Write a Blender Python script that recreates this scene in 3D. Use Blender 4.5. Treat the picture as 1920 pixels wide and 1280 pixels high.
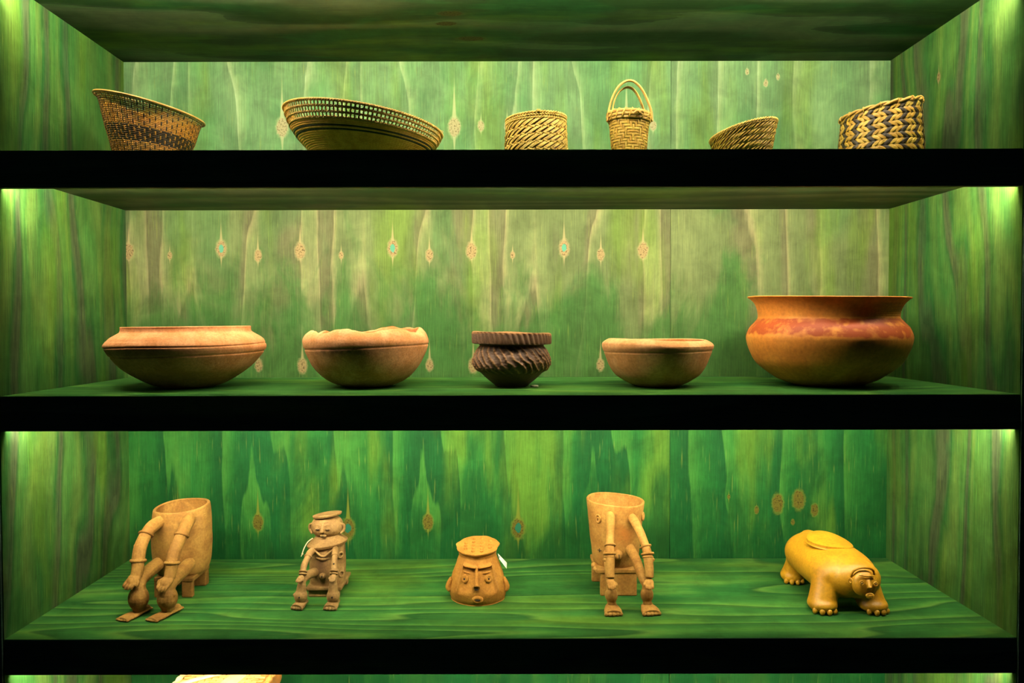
import bpy, bmesh, math, random
from math import pi, sin, cos, sqrt, exp, atan2, floor
from mathutils import Vector, Matrix, Euler, noise as mnoise

for o in list(bpy.data.objects): bpy.data.objects.remove(o, do_unlink=True)
SC = bpy.context.scene
COL = SC.collection
random.seed(7)

# ------------------------------------------------------------------ camera
cam_d = bpy.data.cameras.new('camera'); cam = bpy.data.objects.new('camera', cam_d); COL.objects.link(cam)
cam_d.sensor_width = 36.0; cam_d.lens = 36.0*1460/1920; cam_d.shift_x = 20/1920
cam_d.clip_start = 0.02; cam_d.clip_end = 50
cam.location = (0, -1.46, 0)
cam.rotation_euler = (math.radians(90-1.334), math.radians(0.0), 0)
cam.rotation_euler.rotate_axis('Z', math.radians(-0.12))
SC.camera = cam

# ------------------------------------------------------------------ world (a dark gallery) and exposure
wd = bpy.data.worlds.new('world'); SC.world = wd; wd.use_nodes = True
wd.node_tree.nodes['Background'].inputs[0].default_value = (0.55, 0.75, 0.80, 1)
wd.node_tree.nodes['Background'].inputs[1].default_value = 0.012
vs = SC.view_settings
vs.view_transform = 'Standard'; vs.look = 'None'; vs.gamma = 1.0; vs.use_curve_mapping = False
vs.exposure = 0.72
LED_COLOR = (1.0, 0.90, 0.70)
LED_POWER = {'crown': 125.0, 'upper': 150.0, 'middle': 140.0, 'lower': 140.0}

# ------------------------------------------------------------------ node helpers
class NT:
    def __init__(s, name):
        s.m = bpy.data.materials.new(name); s.m.use_nodes = True
        s.t = s.m.node_tree; s.b = s.t.nodes['Principled BSDF']
    def n(s, typ, **kw):
        nd = s.t.nodes.new(typ)
        for k, v in kw.items(): setattr(nd, k, v)
        return nd
    def put(s, sock, v):
        if v is None: return
        if isinstance(v, (int, float)): sock.default_value = v
        elif isinstance(v, (tuple, list)):
            sock.default_value = (*v, 1) if len(v) == 3 and len(sock.default_value) == 4 else v
        else: s.t.links.new(v, sock)
    def math(s, op, a, b=None, c=None, clamp=False):
        nd = s.n('ShaderNodeMath', operation=op, use_clamp=clamp)
        for i, v in enumerate((a, b, c)): s.put(nd.inputs[i], v)
        return nd.outputs[0]
    def xyz(s, x, y, z):
        nd = s.n('ShaderNodeCombineXYZ')
        for i, v in enumerate((x, y, z)): s.put(nd.inputs[i], v)
        return nd.outputs[0]
    def noise(s, vec, scale, detail=2.0, rough=0.5, dist=0.0):
        nd = s.n('ShaderNodeTexNoise')
        s.put(nd.inputs['Vector'], vec); nd.inputs['Scale'].default_value = scale
        nd.inputs['Detail'].default_value = detail; nd.inputs['Roughness'].default_value = rough
        nd.inputs['Distortion'].default_value = dist
        return nd.outputs['Fac']
    def ramp(s, fac, stops, interp='LINEAR'):
        nd = s.n('ShaderNodeValToRGB'); cr = nd.color_ramp; cr.interpolation = interp
        while len(cr.elements) < len(stops): cr.elements.new(0.5)
        for e, (p, c) in zip(cr.elements, stops):
            e.position = p; e.color = (*c, 1) if not isinstance(c, (int, float)) else (c, c, c, 1)
        s.put(nd.inputs[0], fac)
        return nd.outputs[0]
    def step(s, v, lo, hi):
        nd = s.n('ShaderNodeMapRange', interpolation_type='SMOOTHSTEP')
        s.put(nd.inputs[0], v); s.put(nd.inputs[1], lo); s.put(nd.inputs[2], hi)
        return nd.outputs[0]
    def mix(s, f, a, b, blend='MIX'):
        nd = s.n('ShaderNodeMix', data_type='RGBA', blend_type=blend)
        s.put(nd.inputs[0], f); s.put(nd.inputs[6], a); s.put(nd.inputs[7], b)
        return nd.outputs[2]
    def bump(s, h, strength, dist=0.001):
        nd = s.n('ShaderNodeBump'); nd.inputs['Strength'].default_value = strength
        nd.inputs['Distance'].default_value = dist; s.put(nd.inputs['Height'], h)
        s.t.links.new(nd.outputs[0], s.b.inputs['Normal'])
    def done(s, col, rough=0.7, spec=0.3):
        s.put(s.b.inputs['Base Color'], col); s.put(s.b.inputs['Roughness'], rough)
        s.b.inputs['Specular IOR Level'].default_value = spec
        return s.m

def knot_group():
    g = bpy.data.node_groups.new('knot_shape', 'ShaderNodeTree')
    for nm in ('V', 'U', 'vk', 'uk', 'rv', 'ru', 'up', 'down', 'period'):
        g.interface.new_socket(nm, in_out='INPUT', socket_type='NodeSocketFloat')
    for nm in ('d', 'tail', 'bend'):
        g.interface.new_socket(nm, in_out='OUTPUT', socket_type='NodeSocketFloat')
    N = g.nodes; L = g.links
    gi = N.new('NodeGroupInput'); go = N.new('NodeGroupOutput')
    def mt(op, a, b=None, clamp=False):
        nd = N.new('ShaderNodeMath'); nd.operation = op; nd.use_clamp = clamp
        for i, v in enumerate((a, b)):
            if v is None: continue
            if isinstance(v, (int, float)): nd.inputs[i].default_value = v
            else: L.new(v, nd.inputs[i])
        return nd.outputs[0]
    I = gi.outputs
    dv0 = mt('SUBTRACT', I['V'], I['vk'])
    dv = mt('SUBTRACT', dv0, mt('MULTIPLY', mt('ROUND', mt('DIVIDE', dv0, I['period'])), I['period']))
    du = mt('SUBTRACT', I['U'], I['uk'])
    a = mt('DIVIDE', dv, I['rv']); b = mt('DIVIDE', du, I['ru'])
    d = mt('SQRT', mt('ADD', mt('MULTIPLY', a, a), mt('MULTIPLY', b, b)))
    pos = mt('GREATER_THAN', du, 0.0)
    Ln = mt('ADD', mt('MULTIPLY', pos, I['up']), mt('MULTIPLY', mt('SUBTRACT', 1.0, pos), I['down']))
    q = mt('DIVIDE', mt('ABSOLUTE', du), Ln)
    w = mt('MULTIPLY', mt('POWER', mt('SUBTRACT', 1.0, q, True), 1.8), 0.62)
    t = mt('MULTIPLY', mt('SUBTRACT', w, mt('ABSOLUTE', a)), 5.0, True)
    e = mt('MULTIPLY', mt('ADD', mt('MULTIPLY', mt('MULTIPLY', a, a), 0.10), mt('MULTIPLY', mt('MULTIPLY', b, b), 0.035)), -1.0)
    bend = mt('EXPONENT', e)
    L.new(d, go.inputs['d']); L.new(t, go.inputs['tail']); L.new(bend, go.inputs['bend'])
    return g
KNOT = knot_group()

def wood(name, along, across, seed, stops, period=0.0, kb=6.0, amp=4.0, ns=4.0, stretch=0.16,
         knots=(), tint=(0.5, 0.5, 0.5), tint_f=0.0, fleck=0.3, gain=1.0, knot_c=((0.40,0.33,0.13),(0.36,0.27,0.11),(0.15,0.09,0.03),(0.10,0.36,0.22)), rough=0.62, fibre=(0.76, 1.21), spec=0.06, stain_fade=None):
    k = NT(name)
    sp = k.n('ShaderNodeSeparateXYZ'); k.t.links.new(k.n('ShaderNodeTexCoord').outputs['Object'], sp.inputs[0])
    U = sp.outputs[along]; V = sp.outputs[across]
    if period:
        a = k.math('MULTIPLY', V, 2*pi/period); R = period/(2*pi)
        vec = k.xyz(k.math('MULTIPLY', k.math('COSINE', a), R), k.math('MULTIPLY', k.math('SINE', a), R),
                    k.math('MULTIPLY_ADD', U, stretch, seed))
    else:
        vec = k.xyz(V, seed, k.math('MULTIPLY', U, stretch))
    n1 = k.noise(vec, ns, 2.5, 0.45)
    g = k.math('MULTIPLY_ADD', V, kb, k.math('MULTIPLY', n1, amp))
    dmin = dteal = tail = None
    for (vk, uk, rv, ru, up, dn, teal) in knots:
        gn = k.n('ShaderNodeGroup'); gn.node_tree = KNOT
        k.put(gn.inputs['V'], V); k.put(gn.inputs['U'], U)
        for nm, v in zip(('vk', 'uk', 'rv', 'ru', 'up', 'down', 'period'), (vk, uk, rv, ru, up, dn, period or 20.0)):
            gn.inputs[nm].default_value = v
        g = k.math('MULTIPLY_ADD', gn.outputs['bend'], 0.16, g)
        dmin = gn.outputs['d'] if dmin is None else k.math('MINIMUM', dmin, gn.outputs['d'])
        tail = gn.outputs['tail'] if tail is None else k.math('MAXIMUM', tail, gn.outputs['tail'])
        if teal: dteal = gn.outputs['d'] if dteal is None else k.math('MINIMUM', dteal, gn.outputs['d'])
    fe = k.noise(k.xyz(V, seed+2.2, k.math('MULTIPLY', U, 0.05)), 150, 3.0, 0.65)
    g = k.math('MULTIPLY_ADD', k.math('SUBTRACT', fe, 0.5), 0.09, g)
    saw = k.math('FRACT', g)
    col = k.ramp(saw, stops)
    # stain taken up unevenly
    bl = k.noise(k.xyz(V, seed+3.1, k.math('MULTIPLY', U, 0.45)), 5.5, 4.0, 0.55, 0.6)
    col = k.mix(k.math('MULTIPLY', k.step(bl, 0.50, 0.60), 0.30), col, (0.018, 0.19, 0.040))
    bl2 = k.noise(k.xyz(k.math('MULTIPLY', V, 1.0), seed+7.7, k.math('MULTIPLY', U, 0.18)), 9.0, 3.0, 0.6)
    col = k.mix(k.math('MULTIPLY', k.step(bl2, 0.50, 0.68), 0.50), col, (0.17, 0.31, 0.022))
    if stain_fade:                          # denser green stain, ragged above; also paints the wall's fade into shade below
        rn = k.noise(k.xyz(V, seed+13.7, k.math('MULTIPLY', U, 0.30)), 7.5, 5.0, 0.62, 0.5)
        rm = k.math('ADD', rn, k.math('MULTIPLY', k.math('SUBTRACT', stain_fade[0], U), stain_fade[1]))
        col = k.mix(k.math('MULTIPLY', k.step(rm, 0.45, 0.62), stain_fade[3]), col, stain_fade[2])
    cl = k.noise(k.xyz(V, seed+11.0, U), 13.0, 5.0, 0.62, 0.4)
    col = k.mix(1.0, col, k.ramp(cl, [(0.30, 0.74), (0.70, 1.24)]), 'MULTIPLY')
    col = k.mix(tint_f, col, tint)
    fib = k.noise(k.xyz(k.math('MULTIPLY', V, 1.0), seed+1.3, k.math('MULTIPLY', U, 0.035)), 380, 4.0, 0.65)
    col = k.mix(1.0, col, k.ramp(fib, [(0.30, fibre[0]), (0.72, fibre[1])]), 'MULTIPLY')
    fl = k.noise(k.xyz(V, seed+5.9, k.math('MULTIPLY', U, 0.05)), 210, 2.0, 0.7)
    col = k.mix(k.math('MULTIPLY', k.step(fl, 0.60, 0.74), fleck), col, (0.34, 0.42, 0.07))
    if dmin is not None:
        wob = k.math('ADD', dmin, k.math('MULTIPLY', k.math('SUBTRACT', k.noise(k.xyz(V, seed, U), 120, 3, 0.6), 0.5), 0.8))
        col = k.mix(k.math('MULTIPLY', tail, 0.80), col, knot_c[0])
        col = k.mix(k.math('MULTIPLY', k.step(wob, 1.45, 1.0), 0.5), col, knot_c[0])
        rings = k.noise(k.xyz(V, seed+4, U), 230, 2, 0.6)
        kc = k.ramp(rings, [(0.0, knot_c[2]), (0.33, knot_c[2]), (0.50, knot_c[1]), (1.0, knot_c[1])])
        col = k.mix(k.step(wob, 1.08, 0.92), col, kc)
        if dteal is not None:
            wt = k.math('ADD', dteal, k.math('MULTIPLY', k.math('SUBTRACT', k.noise(k.xyz(V, seed+9, U), 90, 2), 0.5), 0.5))
            col = k.mix(k.step(wt, 0.56, 0.46), col, knot_c[3])
    if gain != 1.0: col = k.mix(1.0, col, (gain, gain, gain), 'MULTIPLY')
    k.bump(fib, 0.25, 0.0006)
    return k.done(col, rough, spec)

G_DK = (0.012, 0.085, 0.018); G_MD = (0.028, 0.175, 0.030); G_LT = (0.085, 0.290, 0.040)
G_PL = (0.30, 0.42, 0.15); G_TAN = (0.30, 0.31, 0.14); G_GRY = (0.105, 0.150, 0.055)

def clay(name, c1, c2, mark=(0.1, 0.05, 0.02), scale=30.0, rough=0.8, bump=0.35, speck=0.25, spec=0.2):
    k = NT(name)
    oc = k.n('ShaderNodeTexCoord').outputs['Object']
    f = k.noise(oc, scale, 5.0, 0.6, 0.3)
    col = k.mix(k.step(f, 0.34, 0.64), c1, c2)
    fine = k.noise(oc, scale*9, 3.0, 0.6)
    col = k.mix(1.0, col, k.ramp(fine, [(0.28, 0.76), (0.72, 1.14)]), 'MULTIPLY')
    pit = k.noise(oc, scale*5.5, 1.0)
    col = k.mix(k.math('MULTIPLY', k.step(pit, 0.72, 0.78), speck), col, mark)
    at = k.n('ShaderNodeAttribute', attribute_name='mark')
    f3 = k.noise(oc, scale*3, 4.0, 0.65)
    mk = k.math('MULTIPLY', at.outputs['Fac'], k.step(f3, 0.18, 0.62), clamp=True)
    col = k.mix(mk, col, mark)
    k.bump(k.math('ADD', f3, fine), bump, 0.0012)
    return k.done(col, rough, spec)

def cane(name, c1, c2, scale=60.0, rough=0.5, spec=0.35):
    k = NT(name)
    oc = k.n('ShaderNodeTexCoord').outputs['Object']
    f = k.noise(oc, scale, 3.0, 0.6)
    fine = k.noise(oc, scale*10, 2.0)
    col = k.mix(k.step(f, 0.35, 0.68), c1, c2)
    col = k.mix(1.0, col, k.ramp(fine, [(0.25, 0.80), (0.75, 1.15)]), 'MULTIPLY')
    k.bump(fine, 0.2, 0.0004)
    return k.done(col, rough, spec)

def plain(name, c, rough=0.7, spec=0.3):
    k = NT(name)
    f = k.noise(k.n('ShaderNodeTexCoord').outputs['Object'], 25.0, 4.0)
    return k.done(k.mix(1.0, c, k.ramp(f, [(0.3, 0.85), (0.7, 1.1)]), 'MULTIPLY'), rough, spec)

# ------------------------------------------------------------------ mesh helpers
class MB:
    """Collects closed shapes; build() links them as one mesh object."""
    def __init__(s): s.v = []; s.f = []; s.mi = []; s.mark = []; s.cur = 0
    def add(s, vs, fs, mark=0.0):
        o = len(s.v); s.v += [tuple(p) for p in vs]
        s.f += [tuple(i+o for i in f) for f in fs]; s.mi += [s.cur]*len(fs)
        s.mark += (mark if isinstance(mark, list) else [mark]*len(vs))
    def box(s, a, b, bev=0.0):
        (x0, y0, z0), (x1, y1, z1) = a, b
        if bev <= 0:
            v = [(x, y, z) for z in (z0, z1) for y in (y0, y1) for x in (x0, x1)]
            s.add(v, [(0,2,3,1),(4,5,7,6),(0,1,5,4),(2,6,7,3),(0,4,6,2),(1,3,7,5)]); return
        bm = bmesh.new(); bmesh.ops.create_cube(bm, size=1.0)
        for p in bm.verts:
            p.co = Vector((x0+(p.co.x+.5)*(x1-x0), y0+(p.co.y+.5)*(y1-y0), z0+(p.co.z+.5)*(z1-z0)))
        bmesh.ops.bevel(bm, geom=list(bm.edges), offset=bev, segments=2, profile=0.6, affect='EDGES')
        bm.verts.index_update()
        s.add([p.co[:] for p in bm.verts], [[q.index for q in f.verts] for f in bm.faces]); bm.free()
    def tube(s, pts, rad, n=12, sub=6, flat=None, cap=True, up=None):
        """smooth tube through pts; rad a list; flat = (a, b) cross-section scale along (side, up)"""
        P, R = resample(pts, rad, sub)
        N = len(P); T = []
        for i in range(N):
            t = (P[min(i+1, N-1)]-P[max(i-1, 0)]); T.append(t.normalized() if t.length > 1e-9 else Vector((0,0,1)))
        u = Vector(up) if up else (Vector((0,0,1)) if abs(T[0].z) < .9 else Vector((0,1,0)))
        vs = []; fa, fb = flat or (1, 1)
        for i in range(N):
            if up: u = Vector(up)
            u = (u-T[i]*u.dot(T[i])).normalized(); w = T[i].cross(u)
            for j in range(n):
                a = 2*pi*j/n; vs.append(P[i]+w*(cos(a)*R[i]*fa)+u*(sin(a)*R[i]*fb))
        fs = [(i*n+j, i*n+(j+1) % n, (i+1)*n+(j+1) % n, (i+1)*n+j) for i in range(N-1) for j in range(n)]
        if cap: fs += [tuple(range(n))[::-1], tuple((N-1)*n+j for j in range(n))]
        s.add(vs, fs)
    def ring(s, c, R, r, rot=None, n=24, m=8, sz=1.0, ry=1.0, lump=0.0, lumps=9):
        vs = []; M = rot or Matrix.Identity(3)
        for i in range(n):
            a = 2*pi*i/n; rr = r*(1+lump*sin(lumps*a))
            for j in range(m):
                b = 2*pi*j/m
                vs.append(Vector(c)+M @ Vector(((R+rr*cos(b))*cos(a), (R*ry+rr*cos(b))*sin(a), rr*sin(b)*sz)))
        s.add(vs, [(i*m+j, ((i+1) % n)*m+j, ((i+1) % n)*m+(j+1) % m, i*m+(j+1) % m) for i in range(n) for j in range(m)])
    def ball(s, c, r, rot=None, n=18, m=11, pw=1.0):
        if isinstance(r, (int, float)): r = (r, r, r)
        M = rot or Matrix.Identity(3); c = Vector(c); vs = [c+M @ Vector((0, 0, -r[2]))]
        sg = lambda q: math.copysign(abs(q)**pw, q)
        for i in range(1, m):
            ph = -pi/2+pi*i/m
            for j in range(n):
                a = 2*pi*j/n
                vs.append(c+M @ Vector((r[0]*sg(cos(ph))*sg(cos(a)), r[1]*sg(cos(ph))*sg(sin(a)), r[2]*sg(sin(ph)))))
        vs.append(c+M @ Vector((0, 0, r[2]))); top = len(vs)-1
        fs = [(0, 1+(j+1) % n, 1+j) for j in range(n)]
        fs += [(1+i*n+j, 1+i*n+(j+1) % n, 1+(i+1)*n+(j+1) % n, 1+(i+1)*n+j) for i in range(m-2) for j in range(n)]
        fs += [(top, 1+(m-2)*n+j, 1+(m-2)*n+(j+1) % n) for j in range(n)]
        s.add(vs, fs)
    def lathe(s, prof, n=96, fn=None, mark=None, sub=5, smooth=True):
        """prof: (r, z) from the axis, round and back to the axis. fn(th, r, z, t) -> (r, z, dx, dy)"""
        P = [Vector((r, z, 0)) for r, z in prof]
        if smooth: P, _ = resample(P, [1]*len(P), sub)
        N = len(P); vs = []; mk = []
        for i, p in enumerate(P):
            for j in range(n):
                th = 2*pi*j/n; r, z = max(p.x, 0), p.y; dx = dy = 0
                if fn: r, z, dx, dy = fn(th, r, z, i/(N-1))
                vs.append((r*cos(th)+dx, r*sin(th)+dy, z)); mk.append(mark(th, p.x, p.y, i/(N-1)) if mark else 0.0)
        fs = [(i*n+j, i*n+(j+1) % n, (i+1)*n+(j+1) % n, (i+1)*n+j) for i in range(N-1) for j in range(n)]
        if P[0].x > 1e-4: fs.append(tuple(range(n))[::-1])
        if P[-1].x > 1e-4: fs.append(tuple((N-1)*n+j for j in range(n)))
        s.add(vs, fs, mk)
    def xf(s, M):
        s.v = [tuple(M @ Vector(p)) for p in s.v]; return s
    def mesh(s, name, mats):
        me = bpy.data.meshes.new(name); me.from_pydata(s.v, [], s.f)
        for m in (mats if isinstance(mats, (list, tuple)) else [mats]): me.materials.append(m)
        if any(s.mi): me.polygons.foreach_set('material_index', s.mi)
        if any(s.mark):
            at = me.attributes.new('mark', 'FLOAT', 'POINT'); at.data.foreach_set('value', s.mark)
        return me
    def build(s, name, mats, parent=None, smooth=True, fuse=0.0, iters=4, weld=False):
        me = s.mesh(name, mats)
        if fuse:
            tmp = bpy.data.objects.new('tmp', me); COL.objects.link(tmp)
            r = tmp.modifiers.new('r', 'REMESH'); r.mode = 'VOXEL'; r.voxel_size = fuse
            q = tmp.modifiers.new('s', 'SMOOTH'); q.factor = 0.5; q.iterations = iters
            dg = bpy.context.evaluated_depsgraph_get(); m2 = bpy.data.meshes.new_from_object(tmp.evaluated_get(dg))
            bpy.data.objects.remove(tmp); bpy.data.meshes.remove(me); me = m2; me.name = name
            me.materials.clear()
            for m in (mats if isinstance(mats, (list, tuple)) else [mats]): me.materials.append(m)
        bm = bmesh.new(); bm.from_mesh(me)
        if weld: bmesh.ops.remove_doubles(bm, verts=bm.verts, dist=1e-6)
        bmesh.ops.recalc_face_normals(bm, faces=bm.faces); bm.to_mesh(me); bm.free()
        me.polygons.foreach_set('use_smooth', [smooth]*len(me.polygons))
        o = bpy.data.objects.new(name, me); COL.objects.link(o); o.parent = parent
        return o

def resample(pts, rad, sub):
    pts = [Vector(p) for p in pts]; n = len(pts)
    if n < 3 or sub <= 1: return pts, list(rad)
    P = []; R = []
    for i in range(n-1):
        p0 = pts[max(i-1, 0)]; p1 = pts[i]; p2 = pts[i+1]; p3 = pts[min(i+2, n-1)]
        r0 = rad[max(i-1, 0)]; r1 = rad[i]; r2 = rad[i+1]; r3 = rad[min(i+2, n-1)]
        for k in range(sub):
            t = k/sub; a = -.5*t+t*t-.5*t**3; b = 1-2.5*t*t+1.5*t**3; c = .5*t+2*t*t-1.5*t**3; d = -.5*t*t+.5*t**3
            P.append(p0*a+p1*b+p2*c+p3*d); R.append(r0*a+r1*b+r2*c+r3*d)
    P.append(pts[-1]); R.append(rad[-1])
    return P, R

def tag(o, label=None, cat=None, group=None, kind=None):
    if label: o['label'] = label
    if cat: o['category'] = cat
    if group: o['group'] = group
    if kind: o['kind'] = kind
    return o
def thing(name, label, cat, loc, group=None, rz=0.0):
    o = bpy.data.objects.new(name, None); COL.objects.link(o); o.location = loc; o.rotation_euler.z = rz
    o.empty_display_size = 0.02
    return tag(o, label, cat, group)
def gs(x, c, w): return exp(-((x-c)/w)**2)
def angd(a, b): return (a-b+pi) % (2*pi)-pi
FRONT = -pi/2
def nz(x, y, z, s=1.0): return mnoise.noise(Vector((x*s, y*s, z*s)))
# ------------------------------------------------------------------ the cabinet
XL, XR, DEPTH = -0.942, 0.974, 0.50
Z_CEIL = 0.6538
SHELVES = [('upper', 0.3241, 0.2848, 0.2548), ('middle', -0.1352, -0.1720, -0.2015), ('lower', -0.5963, -0.6340, -0.6646)]
Z_FLOORBOARD = -1.060

mm = 0.001
PX = 1.3425*mm                       # one photograph pixel on the back wall
def kn(v, u, r, up, dn, teal=0, ru=None): return (v, u, r*.8*PX, (ru or r*1.3)*PX, up*PX, dn*PX, teal)
KN_L = [kn(-0.703, 0.1888, 11, 75, 52, 1), kn(-0.6108, 0.1714, 8, 58, 34), kn(-0.5049, 0.1821, 11, 66, 36), kn(-0.4018, 0.1714, 5, 32, 26),
        kn(-0.6114, -0.1048, 8, 72, 14), kn(-0.5012, -0.1061, 10, 76, 18),
        kn(-0.5471, 0.4909, 13, 130, 80), kn(-0.4803, 0.4935, 7, 36, 26), kn(-0.415, 0.4935, 6, 50, 26),
        kn(-0.617, -0.5021, 11, 92, 44, 0), kn(-0.3889, -0.5184, 14, 112, 60, 1)]
KN_R = [kn(0.699, -0.4573, 12, 15, 15, 0, 17), kn(0.7515, -0.4478, 13, 30, 15, 0, 17), kn(0.7922, -0.4736, 8, 14, 12, 0, 11),
        kn(0.6451, -0.4736, 5, 18, 10), kn(0.5747, -0.4397, 3, 22, 20), kn(0.7372, -0.5048, 4, 6, 6),
        kn(0.6623, 0.5982, 5, 16, 8), kn(0.6154, 0.6272, 4, 16, 8), kn(0.6928, 0.614, 4, 14, 8)]
ST_MID = [(0.0, (0.18,0.18,0.075)), (0.03, (0.31,0.30,0.135)), (0.07, (0.29,0.315,0.125)), (0.18, (0.205,0.26,0.09)), (0.40, (0.165,0.22,0.075)), (0.65, (0.15,0.20,0.068)), (0.82, (0.175,0.19,0.078)), (1.0, (0.16,0.165,0.068))]
ST_UP = [(0.0, (0.20,0.33,0.14)), (0.03, (0.37,0.52,0.24)), (0.08, (0.33,0.49,0.21)), (0.20, (0.23,0.40,0.155)), (0.45, (0.18,0.36,0.135)), (0.75, (0.16,0.31,0.12)), (1.0, (0.19,0.32,0.13))]
ST_LOW = [(0.0, (0.016,0.115,0.024)), (0.03, (0.058,0.235,0.036)), (0.10, (0.052,0.225,0.034)), (0.30, (0.032,0.185,0.03)), (0.55, (0.020,0.145,0.026)), (0.80, (0.014,0.115,0.024)), (1.0, (0.013,0.10,0.022))]
ST_SIDE = [(0.0, (0.10,0.14,0.055)), (0.07, (0.115,0.155,0.06)), (0.13, (0.05,0.16,0.035)), (0.24, (0.12,0.28,0.055)), (0.42, (0.08,0.245,0.045)), (0.60, (0.16,0.29,0.055)), (0.78, (0.045,0.175,0.035)), (0.90, (0.10,0.15,0.055)), (1.0, (0.075,0.11,0.045))]
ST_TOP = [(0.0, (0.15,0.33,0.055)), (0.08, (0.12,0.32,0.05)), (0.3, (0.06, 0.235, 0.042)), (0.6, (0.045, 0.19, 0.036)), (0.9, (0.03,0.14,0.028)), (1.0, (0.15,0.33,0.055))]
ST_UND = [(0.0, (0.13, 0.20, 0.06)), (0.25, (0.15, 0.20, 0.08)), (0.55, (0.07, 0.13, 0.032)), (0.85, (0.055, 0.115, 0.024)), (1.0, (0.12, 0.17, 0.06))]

W = {}
KC = {'upper': ((0.50, 0.58, 0.26), (0.50, 0.46, 0.22), (0.20, 0.17, 0.07), (0.12, 0.40, 0.25)),
      'middle': ((0.46, 0.39, 0.17), (0.42, 0.31, 0.13), (0.13, 0.09, 0.03), (0.12, 0.42, 0.26)),
      'lower': ((0.23, 0.27, 0.03), (0.17, 0.15, 0.02), (0.05, 0.04, 0.012), (0.03, 0.20, 0.10))}
STAIN_FADE = {'upper': (0.40, 0.5, (0.10, 0.30, 0.085), 0.55), 'middle': (0.075, 1.0, (0.050, 0.175, 0.032), 0.78), 'lower': (-0.44, 0.9, (0.010, 0.105, 0.022), 0.75)}
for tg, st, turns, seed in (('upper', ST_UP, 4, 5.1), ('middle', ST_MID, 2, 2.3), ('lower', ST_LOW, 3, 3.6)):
    W['backL_'+tg] = wood('stained_ply_left_'+tg, 2, 0, seed, st, period=0.4305, kb=turns/0.4305, amp=4.0, ns=8.0, stretch=0.11, knots=KN_L, fleck=0.34, gain=0.42, knot_c=KC[tg], stain_fade=STAIN_FADE[tg])
    W['backR_'+tg] = wood('stained_ply_right_'+tg, 2, 0, seed+6, st, kb=9.0, amp=3.6, ns=4.0, stretch=0.13, knots=KN_R, fleck=0.34, gain=0.42, knot_c=KC[tg], stain_fade=STAIN_FADE[tg])
W['side_l'] = wood('stained_ply_side', 2, 1, 4.4, ST_SIDE, kb=9.0, amp=4.6, ns=4.2, stretch=0.20, fleck=0.42, gain=0.37, fibre=(0.66, 1.32))
W['side_r'] = wood('stained_ply_side_figured', 2, 1, 12.4, ST_SIDE, kb=9.0, amp=5.0, ns=4.6, stretch=0.20, fleck=0.42, gain=0.37, fibre=(0.66, 1.32),
                   knots=[(0.285, 0.545, 0.006, 0.010, 0.05, 0.04, 0), (0.43, 0.50, 0.006, 0.011, 0.04, 0.03, 1)])
W['top'] = wood('stained_ply_shelf', 0, 1, 6.2, ST_TOP, kb=13.0, amp=15.0, ns=4.2, stretch=0.15, fleck=0.3, gain=0.48)
W['und'] = wood('stained_ply_underside', 0, 1, 9.2, ST_UND, kb=5.0, amp=5.0, ns=3.6, stretch=0.20, fleck=0.15, gain=0.42)
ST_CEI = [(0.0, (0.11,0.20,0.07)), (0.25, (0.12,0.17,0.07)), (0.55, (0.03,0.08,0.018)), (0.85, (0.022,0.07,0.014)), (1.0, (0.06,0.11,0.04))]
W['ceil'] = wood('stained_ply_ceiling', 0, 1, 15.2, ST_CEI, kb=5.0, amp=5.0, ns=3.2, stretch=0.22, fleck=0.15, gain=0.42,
                 knot_c=((0.09, 0.13, 0.03), (0.08, 0.09, 0.015), (0.02, 0.02, 0.006), (0.05, 0.2, 0.1)), knots=[(0.20, -0.107, 0.013, 0.026, 0.03, 0.03, 0), (0.255, -0.119, 0.011, 0.022, 0.03, 0.03, 0), (0.345, -0.0676, 0.013, 0.030, 0.03, 0.03, 0)])
W['fascia'] = wood('stained_dark_pine', 0, 2, 3.7, [(0.0, (0.055, 0.090, 0.062)), (0.4, (0.030, 0.055, 0.040)), (0.9, (0.022, 0.040, 0.030)), (1.0, (0.055, 0.090, 0.062))],
                   kb=16.0, amp=6.0, ns=5.0, stretch=0.13, fleck=0.05, tint=(0.03, 0.05, 0.04), tint_f=0.5)

ALU = plain('brushed_aluminium', (0.5, 0.5, 0.5), 0.4)
def piece(name, mb, mat, parent=None, base=None, smooth=False):
    """a piece modelled in place; base = height of the parent's own origin"""
    o = mb.build(name, mat, parent, smooth)
    if base is not None: o.matrix_parent_inverse = Matrix.Translation((0, 0, -base))
    return o
XSEAM = 0.4254
# the niche: back wall of plywood sheets, two sides, ceiling
wb = tag(thing('wall_back', None, None, (0, DEPTH, Z_FLOORBOARD)), kind='structure')
bounds = [('upper', Z_CEIL, 0.3241), ('middle', 0.2848, -0.1352), ('lower', -0.1720, -0.5963), ('lower', -0.6340, Z_FLOORBOARD)]
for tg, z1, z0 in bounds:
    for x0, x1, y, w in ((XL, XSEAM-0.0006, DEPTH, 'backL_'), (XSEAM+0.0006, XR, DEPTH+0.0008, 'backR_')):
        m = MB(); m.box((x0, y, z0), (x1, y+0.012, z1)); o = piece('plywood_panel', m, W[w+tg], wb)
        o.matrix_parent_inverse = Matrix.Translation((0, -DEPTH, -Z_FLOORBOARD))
for nm, x0, x1, mt in (('wall_left', XL-0.018, XL, 'side_l'), ('wall_right', XR, XR+0.018, 'side_r')):
    m = MB(); m.box((x0, 0.0, -1.16), (x1, DEPTH+0.013, 0.72)); tag(piece(nm, m, W[mt]), kind='structure')
for nm, x0, x1 in (('trim_1', XL-0.075, XL-0.002), ('trim_2', XR+0.001, XR+0.075)):      # upright front stiles
    m = MB(); m.box((x0, -0.004, -1.16), (x1, -0.0002, 0.72), 0.001); tag(piece(nm, m, W['fascia']), kind='structure')
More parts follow.
